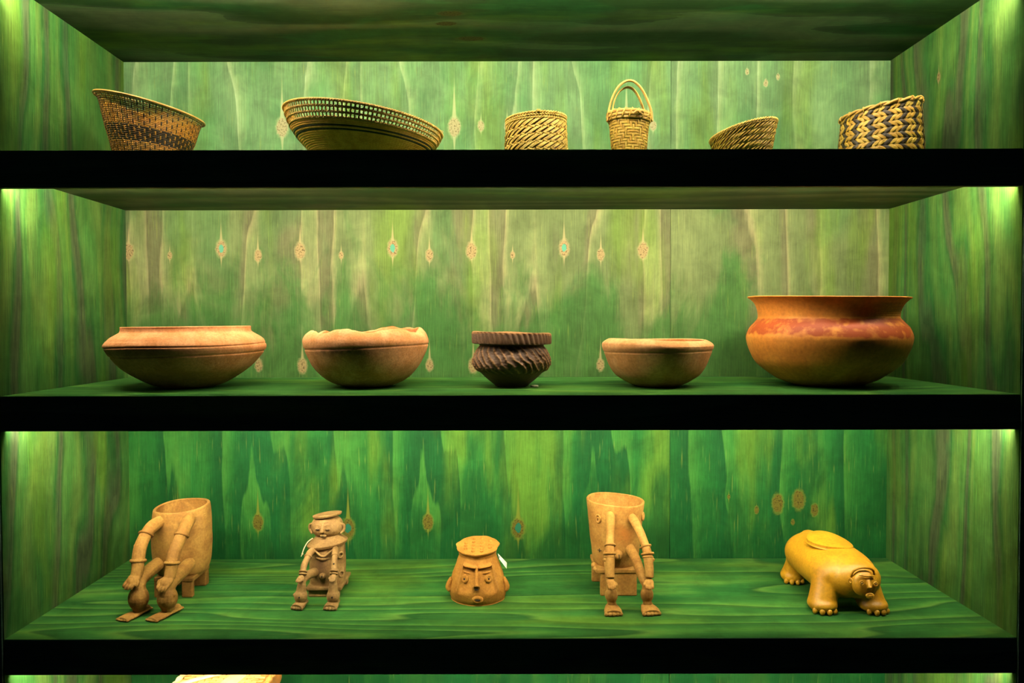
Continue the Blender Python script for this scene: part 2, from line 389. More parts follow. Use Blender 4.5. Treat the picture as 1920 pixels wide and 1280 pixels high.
def led(zu, power, name, parent, base):
    """angled aluminium channel with a glowing diffuser screwed under a board, just behind its lip"""
    def prism(poly, x0, x1):
        q = MB(); n = len(poly)
        q.add([(x0, y, zu+z) for y, z in poly]+[(x1, y, zu+z) for y, z in poly],
              [tuple(range(n))[::-1], tuple(range(n, 2*n))]+[(i, (i+1) % n, n+(i+1) % n, n+i) for i in range(n)])
        return q
    m = prism([(0.0142, -0.0002), (0.0142, -0.0235), (0.0146, -0.0235), (0.0148, -0.0016), (0.0250, -0.0016), (0.0250, -0.0002)], XL+0.004, XR-0.004)
    ch = piece('light_channel', m, ALU, parent, base)
    m = prism([(0.0160, -0.0225), (0.0176, -0.0020), (0.0163, -0.0020), (0.0152, -0.0206)], XL+0.006, XR-0.006)
    k = NT('led_diffuser_'+name); k.b.inputs['Base Color'].default_value = (0.9, 0.9, 0.85, 1)
    k.b.inputs['Emission Color'].default_value = (*LED_COLOR, 1); k.b.inputs['Emission Strength'].default_value = power
    piece('diffuser', m, k.m, ch)
def board(root, base, top, under, lip, mats, power=None, nm=''):
    m = MB()
    F = 0.0014
    v = [(XL, F, under), (XR, F, under), (XL, DEPTH, under), (XR, DEPTH, under), (XL, F, top), (XR, F, top), (XL, DEPTH, top), (XR, DEPTH, top)]
    m.add(v, [(4,5,7,6),(0,1,5,4),(2,6,7,3),(0,4,6,2),(1,3,7,5)]); m.cur = 1; m.add(v, [(0,2,3,1)])
    piece('board', m, mats, root, base)
    m = MB(); m.box((XL+0.0005, 0.0, lip+0.009), (XR-0.0005, 0.0012, top-0.0004)); piece('fascia', m, W['fascia'], root, base)
    m = MB(); m.box((XL+0.0005, 0.0008, lip), (XR-0.0005, 0.0142, lip+0.0088), 0.0006); piece('edge_strip', m, W['fascia'], root, base)
    m = MB(); m.box((XL+0.0005, 0.0014, lip+0.009), (XR-0.0005, 0.014, under-0.0002)); piece('light_baffle', m, W['und'], root, base)
    if power: led(under, power, nm, root, base)
SHELF_LABEL = {'upper': 'green plywood shelf with black front carrying the row of woven baskets',
               'middle': 'green plywood shelf with black front carrying the terracotta bowls and pots',
               'lower': 'green plywood shelf with black front carrying the clay figures and face jar'}
for nm, top, under, lip in SHELVES:
    r = thing('shelf', SHELF_LABEL[nm], 'shelf', (0, 0, under), 'shelves in the green niche')
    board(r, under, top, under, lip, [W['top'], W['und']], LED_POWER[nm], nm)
zf = Z_FLOORBOARD
r = thing('shelf', 'green plywood shelf under the strapped lidded basket', 'shelf', (0, 0, zf-0.037), 'shelves in the green niche')
board(r, zf-0.037, zf, zf-0.037, zf-0.066, [W['top'], W['und']])
r = tag(thing('ceiling', None, None, (0, 0, Z_CEIL)), kind='structure')
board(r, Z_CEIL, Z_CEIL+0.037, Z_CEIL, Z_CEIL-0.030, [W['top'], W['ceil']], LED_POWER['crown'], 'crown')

# the dark gallery wall around the niche and the floor
DARK = plain('dark_painted_plaster', (0.03, 0.032, 0.03), 0.9)
def struct(name, a, b, mat):
    m = MB(); m.box(a, b); return tag(m.build(name, mat, None, False), kind='structure')
struct('wall_front', (-3.2, 0.0, -1.16), (XL-0.076, 0.12, 1.6), DARK)
struct('wall_front', (XR+0.076, 0.0, -1.16), (3.2, 0.12, 1.6), DARK)
struct('wall_front', (XL-0.076, 0.0, 0.7215), (XR+0.076, 0.12, 1.6), DARK)
struct('floor', (-3.2, -3.0, -1.26), (3.2, 0.62, -1.16), plain('dark_floor', (0.05, 0.045, 0.04), 0.6))
# ------------------------------------------------------------------ pottery on the middle shelf
Z1, Z2, Z3 = 0.3241, -0.1352, -0.5963
def S(lst, k): return [(r*k*mm, z*k*mm) for r, z in lst]
def bottom_up(pts, base):            # pixel profile (r, y) -> mm above the shelf, 1 px = 1.14 mm
    return [(r*1.14*mm, (base-y)*1.14*mm) for r, y in pts]

CL_PINK = clay('pale_terracotta', (0.66, 0.285, 0.115), (0.52, 0.195, 0.062), (0.10, 0.05, 0.025), 22)
CL_PINK2 = clay('sooted_terracotta', (0.68, 0.30, 0.125), (0.52, 0.20, 0.062), (0.13, 0.065, 0.03), 26)
CL_SAND = clay('sandy_terracotta', (0.58, 0.285, 0.115), (0.46, 0.195, 0.062), (0.14, 0.08, 0.04), 18)
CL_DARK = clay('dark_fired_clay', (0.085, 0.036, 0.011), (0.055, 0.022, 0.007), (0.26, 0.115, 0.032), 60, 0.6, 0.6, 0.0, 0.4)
CL_POT = clay('ochre_terracotta', (0.60, 0.225, 0.030), (0.50, 0.165, 0.020), (0.27, 0.045, 0.006), 14, 0.6, 0.25, 0.12, 0.3)

# wide bowl with a straight neck and a crack line running round its shoulder
t = thing('clay_bowl', 'wide shallow terracotta bowl with straight neck and crack line round its shoulder', 'bowl', (-0.6758, 0.215, Z2))
out = bottom_up([(0, 729), (40, 728.7), (58, 725), (74, 718), (95, 705.6), (115, 691), (131, 673), (139, 661), (142.3, 653), (140, 645), (133, 636), (122, 629), (116, 625), (114.5, 620), (114.5, 615.5)], 729)
inn = bottom_up([(111, 615.2), (108, 618), (112, 630), (128, 650), (120, 680), (80, 712), (30, 722), (0, 722.5)], 729)
def f(th, r, z, tt):
    c = cos(th); zc = (729-651+3.5*c+1.2*sin(3*th+1))*1.14*mm; zc2 = (729-667+5*c+1.0*sin(2*th))*1.14*mm
    if tt < 0.62 and r > 0.08:
        r -= 0.0032*gs(z, zc, 0.0011)*(0.55+0.45*gs(angd(th, FRONT-0.5), 0, 1.0))-0.0016*gs(z, zc+0.006, 0.006)
        r -= 0.0022*gs(z, zc2, 0.0013)
    r += 0.0012*nz(cos(th), sin(th), z*14, 2.2)
    return r, z+(0.0012*c if z > 0.1 else 0), 0, 0
m = MB(); m.lathe(out+inn, 220, f, lambda th, r, z, tt: 0.55*gs(z, 0.078, 0.010)*gs(angd(th, FRONT-.6), 0, .8) if tt < .6 else 0.0, sub=9)
m.build('vessel', CL_PINK, t)

# bowl with a broken, ragged rim
t = thing('clay_bowl', 'terracotta bowl with a broken ragged rim and sooty band', 'bowl', (-0.2905, 0.215, Z2))
out = bottom_up([(0, 730.5), (35, 730), (62, 723), (82, 710.5), (99, 691.6), (108, 674), (114, 659), (117, 648), (116.5, 640), (112, 632), (103, 626)], 730.5)
inn = bottom_up([(98, 627), (103, 636), (106, 648), (98, 680), (70, 712), (30, 722), (0, 723)], 730.5)
rag = [0, .2, .9, .5, -.6, -.3, .9, 1.1, -.4, -.7, .1, .5, .3, -.9, -1.2, .2, .9, .8, .5, 1.0, .6, 1.7, 1.2, .1, -.5, .4, .2, -.3, .6, -.5]
def f(th, r, z, tt):
    q = (th+pi*1.02) % (2*pi)/(2*pi)*len(rag); i = int(q); w = q-i; w = w*w*(3-2*w)
    h = rag[i % len(rag)]*(1-w)+rag[(i+1) % len(rag)]*w
    k = max(0.0, min(1.0, (z/mm-104)/14.0))
    zc = (730.5-655+4.5*cos(th))*1.14*mm
    if tt < 0.62 and r > .08: r -= 0.0022*gs(z, zc, 0.0012)
    r += 0.0012*nz(cos(th), sin(th), z*14, 2.4)
    return r-(h*0.002*k if tt < .62 else 0), z+k*(h*0.0052+0.0030*cos(th)), 0, 0
m = MB(); m.lathe(out+inn, 240, f, lambda th, r, z, tt: (1.0*gs(z, 0.080, 0.009)*gs(angd(th, FRONT-.25), 0, .55) if tt < .6 else 0.0), sub=8)
m.build('vessel', CL_PINK2, t)

# dark corrugated pot
t = thing('corrugated_pot', 'small dark brown pot with slanting ridges and notched collar', 'pot', (0.0218, 0.205, Z2))
out = bottom_up([(0, 727.5), (26, 727), (34, 722), (47, 711.5), (57, 702), (60, 699), (67, 693), (71.5, 683), (70, 672), (65, 661), (61, 652.5), (60, 649), (64, 647.5), (72, 647), (74.5, 645), (75, 636), (74.5, 628), (73, 625.8)], 727.5)
inn = bottom_up([(70, 626.5), (62, 631), (56, 640), (53, 652), (60, 680), (45, 708), (0, 718)], 727.5)
def f(th, r, z, tt):
    u = z/mm/1.14
    if tt < 0.70:
        if 27 < u < 77:
            k = min(1, (u-27)/3)*min(1, (77-u)/8)
            ph = 30*th+u*0.36+2.4*nz(cos(th)*1.6, sin(th)*1.6, u*.05, 1.7)
            rid = 1-abs(sin(ph/2))**0.8
            r += 0.0058*k*rid*(0.55+0.6*abs(nz(cos(th), sin(th), u*.04, 5.0)))+0.0014*k*nz(cos(th)*r*200, sin(th)*r*200, u*.35, 1.0)
        if 79 < u < 102:
            k = min(1, (u-79)/3)*min(1, (102-u)/3)
            ph = 44*th+u*.16+.8*nz(cos(th)*3, sin(th)*3, 1)
            r -= 0.0032*k*(abs(sin(ph/2))**2.2)
    if u > 78: z += -0.0022*cos(th)*min(1, (u-78)/6)
    return r, z+(0.0008*sin(5*th) if u > 92 else 0), 0, 0
def mk(th, r, z, tt):  # paints orange highlights on the ridges and a lit inside to the collar
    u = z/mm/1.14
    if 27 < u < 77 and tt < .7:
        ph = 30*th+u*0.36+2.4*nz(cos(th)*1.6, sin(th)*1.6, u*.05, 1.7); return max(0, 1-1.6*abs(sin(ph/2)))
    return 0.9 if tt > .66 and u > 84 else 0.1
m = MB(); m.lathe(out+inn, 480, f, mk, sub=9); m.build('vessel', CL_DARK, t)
m = MB(); m.lathe([(0, 0), (0.0078, 0), (0.0082, 0.0012), (0.0076, 0.0034), (0, 0.0038)], 28, sub=3)
o = m.build('pale_disc', plain('pale_felt', (0.42, 0.42, 0.26)), None); o.location = (0.0705, 0.196, Z2)
tag(o, 'small pale disc tucked against the foot of the dark ridged pot', 'disc')

# plain bowl with an inturned banded rim
t = thing('clay_bowl', 'plain sandy terracotta bowl with smooth banded inturned rim, not broken', 'bowl', (0.3335, 0.205, Z2))
out = bottom_up([(0, 728.5), (34, 728), (52, 722.5), (64, 716), (78, 706), (89, 690), (96.5, 672), (100.5, 661), (102.5, 654), (102, 649), (98, 645), (92, 641.5), (88, 640.3)], 728.5)
inn = bottom_up([(85, 641.5), (88, 648), (90, 660), (80, 690), (60, 708), (0, 719)], 728.5)
def f(th, r, z, tt):
    if tt < .62 and r > .07: r -= 0.0013*gs(z, (728.5-662+1.5*cos(th))*1.14*mm, 0.0014)
    r += 0.0012*nz(cos(th), sin(th), z*14, 2.0)
    return r, z+(0.0016*sin(2*th+.6)-0.0016*cos(th) if z > .088 else 0), 0, 0
m = MB(); m.lathe(out+inn, 200, f, lambda th, r, z, tt: .5*gs(z, .078, .006)*gs(angd(th, FRONT), 0, .9) if tt < .6 else 0, sub=8)
m.build('vessel', CL_SAND, t)

# large flared pot with a worn red-slipped shoulder and an incised panel on its neck
t = thing('clay_pot', 'large orange terracotta pot with flared rim and worn red band on its shoulder', 'pot', (0.7045, 0.225, Z2))
K5 = 1.15
def px5(pts): return [(r*K5*mm, (728-y)*K5*mm) for r, y in pts]
out = px5([(0, 728), (48, 727.5), (66, 724), (80, 719), (95, 711.5), (126, 687), (140, 661), (145, 643), (144.5, 632), (139, 619), (130, 609), (124.5, 602.5), (124, 596), (126, 586), (131, 576), (138, 569), (142.5, 566), (142.5, 564.3)])
inn = px5([(139, 564.6), (132, 570), (122, 584), (119.5, 598), (124, 609), (136, 625), (140, 645), (122, 686), (90, 710), (40, 721), (0, 721.5)])
def incised(th, z):
    y = 728-z/mm/K5; a = angd(th, FRONT)
    if 573 < y < 601.5:
        if -0.02 < a < 0.28: return max(0, 1-abs(((a+.02)/.03) % 1-.5)*6) if True else 0
        if 0.29 < a < 0.95: return max(0, 1-abs(((y-573)/4.0) % 1-.5)*5)
    return 0.0
def f(th, r, z, tt):
    y = 728-z/mm/K5
    if tt < .66: r -= 0.0012*incised(th, z)
    r += 0.0010*nz(cos(th), sin(th), z*9, 1.6)
    zz = z+(0.0018*cos(2*th+.5)-0.0028*cos(th))*max(0, min(1, (z-.14)/.03))
    return r, zz, 0, 0
def mk(th, r, z, tt):
    if tt > .64: return 0.0
    y = 728-z/mm/K5; e = 6*nz(cos(th)*2, sin(th)*2, 0, 1.4)+3*nz(cos(th)*2, sin(th)*2, 4, 6)
    b = max(0, min(1, (y-602)/3))*max(0, min(1, (637+3*cos(th)+e-y)/5))
    wear = 0.62+0.8*nz(cos(th)*5, sin(th)*5, y*.05, 2.2)
    return max(0.0, min(1.0, b*wear*1.9))*1.25+0.28*incised(th, z)
m = MB(); m.lathe(out+inn, 420, f, mk, sub=10); m.build('vessel', CL_POT, t)
# ------------------------------------------------------------------ clay figures on the lower shelf
CL_F1 = clay('ochre_buff_clay', (0.309, 0.160, 0.0302), (0.208, 0.094, 0.0157), (0.13, 0.065, 0.02), 24, 0.75, 0.5)
CL_F1D = clay('ochre_buff_clay_stool', (0.242, 0.118, 0.0206), (0.168, 0.073, 0.0121), (0.12, 0.06, 0.02), 24, 0.75, 0.5)
CL_F2 = clay('grey_buff_clay', (0.267, 0.152, 0.0479), (0.169, 0.090, 0.0246), (0.08, 0.04, 0.018), 30, 0.7, 0.5)
CL_F3 = clay('orange_clay', (0.370, 0.166, 0.0217), (0.296, 0.121, 0.0133), (0.16, 0.07, 0.02), 26, 0.75, 0.45)
CL_F4 = clay('light_ochre_clay', (0.336, 0.172, 0.0333), (0.242, 0.108, 0.0169), (0.42, 0.14, 0.02), 24, 0.75, 0.5)
CL_F5 = clay('burnished_yellow_clay', (0.508, 0.253, 0.0086), (0.429, 0.192, 0.0058), (0.25, 0.11, 0.01), 20, 0.45, 0.22, 0.10, 0.45)
HOLE = plain('dark_hole', (0.02, 0.012, 0.006), 0.9)
ST_STR = plain('cotton_string', (0.55, 0.42, 0.24), 0.9)
Rz = lambda d: Matrix.Rotation(math.radians(d), 3, 'Z')
Rx = lambda d: Matrix.Rotation(math.radians(d), 3, 'X')
Ry = lambda d: Matrix.Rotation(math.radians(d), 3, 'Y')
def V3(p): return Vector((p[0]*mm, p[1]*mm, p[2]*mm))
def dirrot(d):
    return Vector(d).to_track_quat('Z', 'Y').to_matrix()

def arm(root, pts, rad, bands, hand, mat, hd=(0, -1, -0.35), hr=9, bump=None):
    """arm tube from shoulder to wrist with raised bands, ending in a hand with fingers lying on the knee"""
    m = MB(); P = [V3(p) for p in pts]; R = [r*mm for r in rad]
    m.tube(P, R, 14, 6)
    h = V3(hand); d = Vector(hd).normalized(); M = dirrot(d)
    side = Vector((1, 0, 0)); side = (side-d*side.dot(d)).normalized(); up = d.cross(side) if d.cross(side).z > 0 else side.cross(d)
    Mh = Matrix((side, d, up)).transposed()
    m.ball(h, (hr*mm, hr*1.15*mm, hr*.62*mm), Mh)
    for k in range(4):
        q = (k-1.5)*hr*.47*mm; L = hr*(1.15, 1.35, 1.3, 1.05)[k]*mm
        a = h+side*q+d*hr*.5*mm; b = a+d*L*.65+up*hr*.05*mm; c = a+d*L-up*hr*.22*mm
        m.tube([a, b, c], [hr*.28*mm, hr*.26*mm, hr*.18*mm], 8, 4)
    tx = math.copysign(1, hand[0]) * -1
    a = h+side*tx*hr*.7*mm; m.tube([a, a+side*tx*hr*.45*mm+d*hr*.4*mm, a+side*tx*hr*.4*mm+d*hr*.9*mm-up*hr*.2*mm], [hr*.30*mm, hr*.28*mm, hr*.2*mm], 8, 4)
    if bump: m.ball(V3(bump[0]), bump[1]*mm)
    o = m.build('arm', mat, root, fuse=0.0011, iters=3)
    for c, d2, r, th in bands:
        b = MB(); b.ring(V3(c), r*mm, th*mm, dirrot(d2), 32, 8, 1.0, lump=0.18, lumps=13); b.build('arm_band', mat, o)
    return o

def leg(root, thigh, rad, bulb, br, ank, foot, toes, mat, fw, extra=(), slab=False):
    """leg from the hip to the ankle with a swollen calf, and a flat foot with toes as its sub-part"""
    m = MB()
    pts = [V3(p) for p in thigh]+[V3((bulb[0], bulb[1], bulb[2]+br*.95))]
    m.tube(pts, [r*mm for r in rad], 14, 6)
    m.ball(V3((bulb[0], bulb[1], bulb[2]+1.5)), (br*mm, br*mm, br*1.22*mm))
    m.tube([V3((bulb[0], bulb[1], bulb[2]+br*.55)), V3(thigh[-1])], [br*.80*mm, br*.62*mm], 16, 1)
    m.tube([V3((bulb[0], bulb[1], bulb[2]-br*.6)), V3(ank)], [br*.72*mm, br*.6*mm], 14, 1)
    for c, r in extra: m.ball(V3(c), r*mm)
    o = m.build('leg', mat, root, fuse=0.0011, iters=3)
    m = MB(); a = V3(foot); b = V3(toes); d = (b-a); L = d.length; d.normalize(); s = Vector((d.y, -d.x, 0)).normalized()
    if s.x < 0: s = -s
    w = fw*mm
    hgt = 0.0052 if slab else 0.0085
    m.tube([a-d*.004+Vector((0, 0, hgt)), a+d*L*.35+Vector((0, 0, hgt*1.1)), a+d*L*.72+Vector((0, 0, hgt*.8)), b+Vector((0, 0, hgt*.62))],
           [w*.30, w*.42, w*.50, w*.46], 18, 5, flat=(1.0, hgt/(w*.5)), up=(0, 0, 1))
    m.tube([a+d*.004+Vector((0, 0, hgt)), V3(ank)+Vector((0, 0, 0.004))], [w*.30, w*.27], 14, 1)
    for k in range(5):
        q = (k-2)*w*.205
        c = b+s*q+Vector((0, 0, hgt*.50))-d*(abs(k-1.4)*0.0012)
        m.ball(c+d*0.001, (w*.115, w*.115, hgt*.46))
    z0 = 0.0004
    m.v = [(x, y, max(z, z0)) for x, y, z in m.v]
    m.build('foot', mat, o, fuse=0.0009, iters=2)
    return o

def vessel(root, name, R, z0, zt, prof, tilt, mat, wall=5, mark=None, xoff=0.0, lean=0.0):
    """open cylinder pot; tilt = rim slope sideways and fore-aft in mm across its radius"""
    out = [(0, 0.0)]+[(r, q) for r, q in prof]
    H = zt-z0
    pr = [(r*R*mm, (z0+q*H)*mm) for r, q in out]
    rt = prof[-1][0]
    inn = [((rt*R-wall*.5)*mm, (zt+0.8)*mm), ((rt*R-wall)*mm, (zt-1)*mm)]+[((r*R-wall)*mm, (z0+q*H)*mm) for r, q in prof[::-1][1:-1] if q > .12]+[(R*.5*mm, (z0+H*.10)*mm), (0, (z0+H*.09)*mm)]
    def f(th, r, z, tt):
        q = max(0, (z/mm-z0)/H)
        zz = z+(tilt[0]*cos(th)+tilt[1]*sin(th))*mm*q*q+0.0008*sin(3*th+1)*q
        r += 0.0009*nz(cos(th), sin(th), z*15, 2.3)
        return r, zz, xoff*mm*q, lean*mm*q
    m = MB(); m.lathe(pr+inn, 110, f, mark, sub=5)
    return m.build(name, mat, root)

def stool(root, x0, x1, y0, y1, zt, th, legs, mat, knobs=()):
    m = MB(); m.box((x0*mm, y0*mm, (zt-th)*mm), (x1*mm, y1*mm, zt*mm), 0.002)
    for c, r in knobs: m.ball(V3(c), r*mm)
    s = m.build('stool_seat', mat, root, fuse=0.0013, iters=4)
    for a, b in legs:
        q = MB(); q.box(V3(a), V3(b), 0.0022); q.build('stool_leg', mat, s, smooth=True, fuse=0.0013, iters=3)
    return s

# --- headless seated figure vessel, thick arms, lidless
t = thing('seated_figure_vessel', 'headless seated clay figure vessel with thick curved arms and long flat feet', 'figure vessel', (-0.7165, 0.275, Z3))
vessel(t, 'body', 64, 40, 190, [(.55, .0), (.80, .03), (.92, .13), (.985, .35), (1.0, .6), (.97, .85), (.94, .97), (.92, 1.0)], (3.5, 4), CL_F1, 6,
       lambda th, r, z, tt: 0.5*gs(z, .165, .03)*max(0, nz(cos(th)*2, sin(th)*2, z*30, 2.0)+.2) if tt < .6 else 0, 0, 0)
stool(t, -42, 44, -52, 46, 45, 11, [((-42, -51, 0), (-20, -38, 36)), ((18, -51, 0), (42, -38, 36)), ((14, 24, 0), (43, 44, 36)), ((-42, 24, 0), (-18, 44, 36))], CL_F1D,
      [((42, -16, 48), 7), ((44, 8, 46), 6), ((-42, -20, 46), 6)])
arm(t, [(-24, -48, 168), (-31, -75, 164), (-34, -102, 153), (-36, -124, 132), (-35, -137, 108), (-33, -143, 95), (-33, -150, 80)], [13, 13.5, 12.5, 13, 13, 12, 11.5], [((-34, -102, 153), (-.1, -.6, -.7), 13, 3), ((-35, -137, 108), (0, -.2, -1), 13, 3.4)],
    (-35, -158, 76), CL_F1, (-.45, -1, -.85), 13, ((-46, -122, 134), 5))
arm(t, [(36, -44, 172), (39, -72, 166), (41, -102, 151), (36, -126, 124), (36, -139, 104), (36, -144, 90), (35, -150, 76)], [13, 13.5, 12.5, 13, 13, 12, 11.5], [((41, -102, 151), (-.1, -.55, -.8), 13, 3), ((36, -139, 104), (0, -.2, -1), 13, 3.4)],
    (33, -158, 72), CL_F1, (-.45, -1, -.85), 13, ((46, -124, 128), 4.5))
leg(t, [(-30, -50, 76), (-30, -95, 74), (-31, -136, 68), (-29, -148, 60)], [14, 14.5, 14, 13.5, 12], (-28, -152, 34), 20.5, (-27, -150, 10), (-20, -126, 0), (-46, -186, 0), CL_F1, 32, (), True)
leg(t, [(34, -45, 74), (36, -95, 70), (35, -136, 66), (33, -148, 58)], [14, 14.5, 14, 13.5, 12], (31, -152, 34), 20.5, (32, -150, 10), (44, -124, 0), (14, -188, 0), CL_F1, 32, [((46, -158, 44), 5)], True)
for sx, c in ((1, (55, -22, 172)), (-1, (-52, -26, 160))):
    m = MB(); m.ring(V3(c), 7*mm, 2.6*mm, Rz(sx*62) @ Rx(90) @ Rz(20), 24, 8, 1, .55); m.build('ear_lug', CL_F1, t)

# --- small seated figure with lidded head
t = thing('seated_figure_vessel', 'small seated clay figure with capped round head and wide saucer collar', 'figure vessel', (-0.3885, 0.265, Z3))
vessel(t, 'body', 40, 22, 112, [(.90, .0), (.98, .04), (1.0, .3), (.98, .7), (.95, 1.0)], (0, 0), CL_F2, 5,
       lambda th, r, z, tt: 0.8*gs(angd(th, FRONT-.15), 0, .42)*gs(z, .068, .026) if tt < .6 else 0)
stool(t, -38, 40, -46, 62, 24, 8, [((-34, -40, 0), (34, -28, 17)), ((-34, 40, 0), (36, 54, 17))], CL_F2)
m = MB(); m.lathe(S([(0, 104), (38, 104), (43.5, 108), (44.5, 110.5), (43, 112.5), (36, 118), (27, 126), (20, 132), (0, 134)], 1), 96,
                  lambda th, r, z, tt: (r, z+(r*0.13*cos(th))*1.0-r*.05*sin(th)*-1*0, 0, 0), sub=4)
o = m.build('collar', CL_F2, t)
# head, with a face
m = MB(); hc = (0, -1, 147)
m.ball(V3(hc), (35*mm, 34*mm, 25.5*mm), None, 40, 26, 0.92)
def onface(px, pz, k=1.0):   # point on the front of the head ellipsoid
    q = 1-(px/35)**2-((pz)/25.5)**2; return (hc[0]+px, hc[1]-34*sqrt(max(q, .02))*k, hc[2]+pz)
m.tube([V3(onface(-3, 11)), V3(onface(-3, 3, 1.05)), V3(onface(-3, -6, 1.13))], [2.4*mm, 3.2*mm, 4.4*mm], 10, 4)
m.ball(V3(onface(-6, -7, 1.03)), 2.8*mm); m.ball(V3(onface(0, -7, 1.03)), 2.8*mm)
for sx in (-1, 1):
    xs = [-3+sx*q for q in (5, 10, 16)]
    m.tube([V3(onface(xs[0], 7)), V3(onface(xs[1], 9, 1.02)), V3(onface(xs[2], 8))], [1.2*mm, 1.6*mm, 1.2*mm], 8, 4)
    m.tube([V3(onface(-3+sx*4, 13)), V3(onface(-3+sx*13, 15, 1.0)), V3(onface(-3+sx*23, 8)), V3(onface(-3+sx*25, -8))], [1.5*mm, 1.8*mm, 2.0*mm, 2.6*mm], 8, 5)
hd = m.build('head', CL_F2, t, fuse=0.0010, iters=2)
for sx in (-1, 1):
    q = MB(); c = V3(onface(-3+sx*11, 0, 1.01)); q.ball(c, (5.6*mm, 2.2*mm, 3.4*mm), None, 16, 10); q.build('eye', CL_F2, hd)
    q = MB(); q.tube([c+V3((-4.2, -1.7, 0)), c+V3((0, -2.3, -.4)), c+V3((4.2, -1.7, 0))], [.5*mm, .8*mm, .5*mm], 8, 4); q.build('eye_slit', HOLE, hd)
q = MB(); c = V3(onface(-2, -14.5, 1.10)); q.ball(c, (7.5*mm, 5.5*mm, 3.6*mm), None, 18, 10); q.build('mouth', CL_F2, hd)
q = MB(); q.ball(c+V3((0, -5.0, .3)), (3.2*mm, 1.0*mm, .8*mm)); q.build('mouth_hole', HOLE, hd)
for sx in (-1, 1):
    q = MB(); q.tube([V3((sx*30, -13, 155)), V3((sx*37, -6, 150)), V3((sx*37.5, -4, 140)), V3((sx*31, -12, 132))], [2*mm, 3.4*mm, 3.4*mm, 2*mm], 10, 5); q.build('ear', CL_F2, hd)
m = MB(); m.lathe(S([(0, 168), (27, 168), (31, 170), (31.5, 172), (30, 174), (10, 174.6), (0, 174.6)], 1), 72, lambda th, r, z, tt: (r, z+r*.13*cos(th)-r*.06*sin(th)*-1*-1, 0, 0), sub=3)
m.build('head_lid', CL_F2, t)
arm(t, [(-24, -34, 102), (-27, -52, 100), (-29, -70, 92), (-31, -84, 84), (-31, -95, 73)], [7, 7.5, 6.5, 6.8, 6.2], [((-28, -62, 96), (-.1, -.7, -.6), 6.8, 1.8), ((-31, -93, 74), (0, -.6, -1), 6.6, 2.2), ((-31, -96, 69), (0, -.6, -1), 6.6, 2.0)], (-33, -106, 64), CL_F2, (-.3, -1, -.5), 7)
arm(t, [(25, -33, 104), (28, -50, 101), (30, -66, 94), (32, -80, 84), (34, -92, 73)], [7, 7.5, 6.5, 6.8, 6.2], [((29, -60, 97), (.1, -.7, -.6), 6.8, 1.8), ((34, -91, 74), (0, -.6, -1), 6.6, 2.2), ((34, -94, 69), (0, -.6, -1), 6.6, 2.0)], (35, -103, 65), CL_F2, (-.1, -1, -.6), 7)
leg(t, [(-20, -36, 54), (-26, -66, 58), (-31, -92, 57), (-32, -100, 50)], [10, 9.5, 8.5, 7.5, 7], (-34, -101, 23), 14, (-34, -98, 8), (-30, -88, 0), (-39, -118, 0), CL_F2, 27, [((-46, -104, 28), 4)])
leg(t, [(22, -34, 54), (28, -64, 57), (32, -92, 56), (34, -100, 50)], [10, 9.5, 8.5, 7.5, 7], (34, -101, 22), 14, (34, -98, 8), (36, -86, 0), (31, -120, 0), CL_F2, 29)
m = MB(); m.tube([V3((-28, -30, 106)), V3((-16, -40, 100)), V3((-6, -42.5, 92)), V3((4, -42.5, 91)), V3((14, -41, 99)), V3((26, -32, 107))], [1.6*mm, 2.2*mm, 2.4*mm, 2.4*mm, 2.2*mm, 1.6*mm], 10, 6); m.build('necklace', CL_F2, t)
m = MB(); m.ball(V3((-2, -42, 47)), (8*mm, 7*mm, 7*mm)); m.build('belly_knob', CL_F2, t)
m = MB(); m.tube([V3((-16, -37, 86)), V3((-2, -41, 84)), V3((12, -38, 86))], [2*mm, 3*mm, 2*mm], 10, 5); m.build('chest_ridge', CL_F2, t)
for c in ((34, -24, 88), (35, -22, 46)):
    m = MB(); m.ring(V3(c), 6*mm, 2.0*mm, Rz(50) @ Rx(90)); m.build('raised_spiral', CL_F2, t)
for c in ((-30, -82, 90), (32.4, -87, 88), (-34, -115, 26), (34.5, -115, 26), (-2, -48.5, 48)):
    m = MB(); m.ball(V3(c), 1.9*mm); m.build('pierced_hole', HOLE, t)
m = MB(); m.tube([V3((-28, -20, 124)), V3((-37, -27, 118)), V3((-43, -30, 108)), V3((-47, -31, 98)), V3((-49, -32, 90))], [1.1*mm]*5, 8, 5)
m.ball(V3((-48, -31, 93)), 2.0*mm)
m.tube([V3((-48, -31, 93)), V3((-51, -31, 87))], [.9*mm, .9*mm], 8, 1)
o = m.build('string', ST_STR, t); tag(o, 'thin knotted cotton string hanging from the collar')

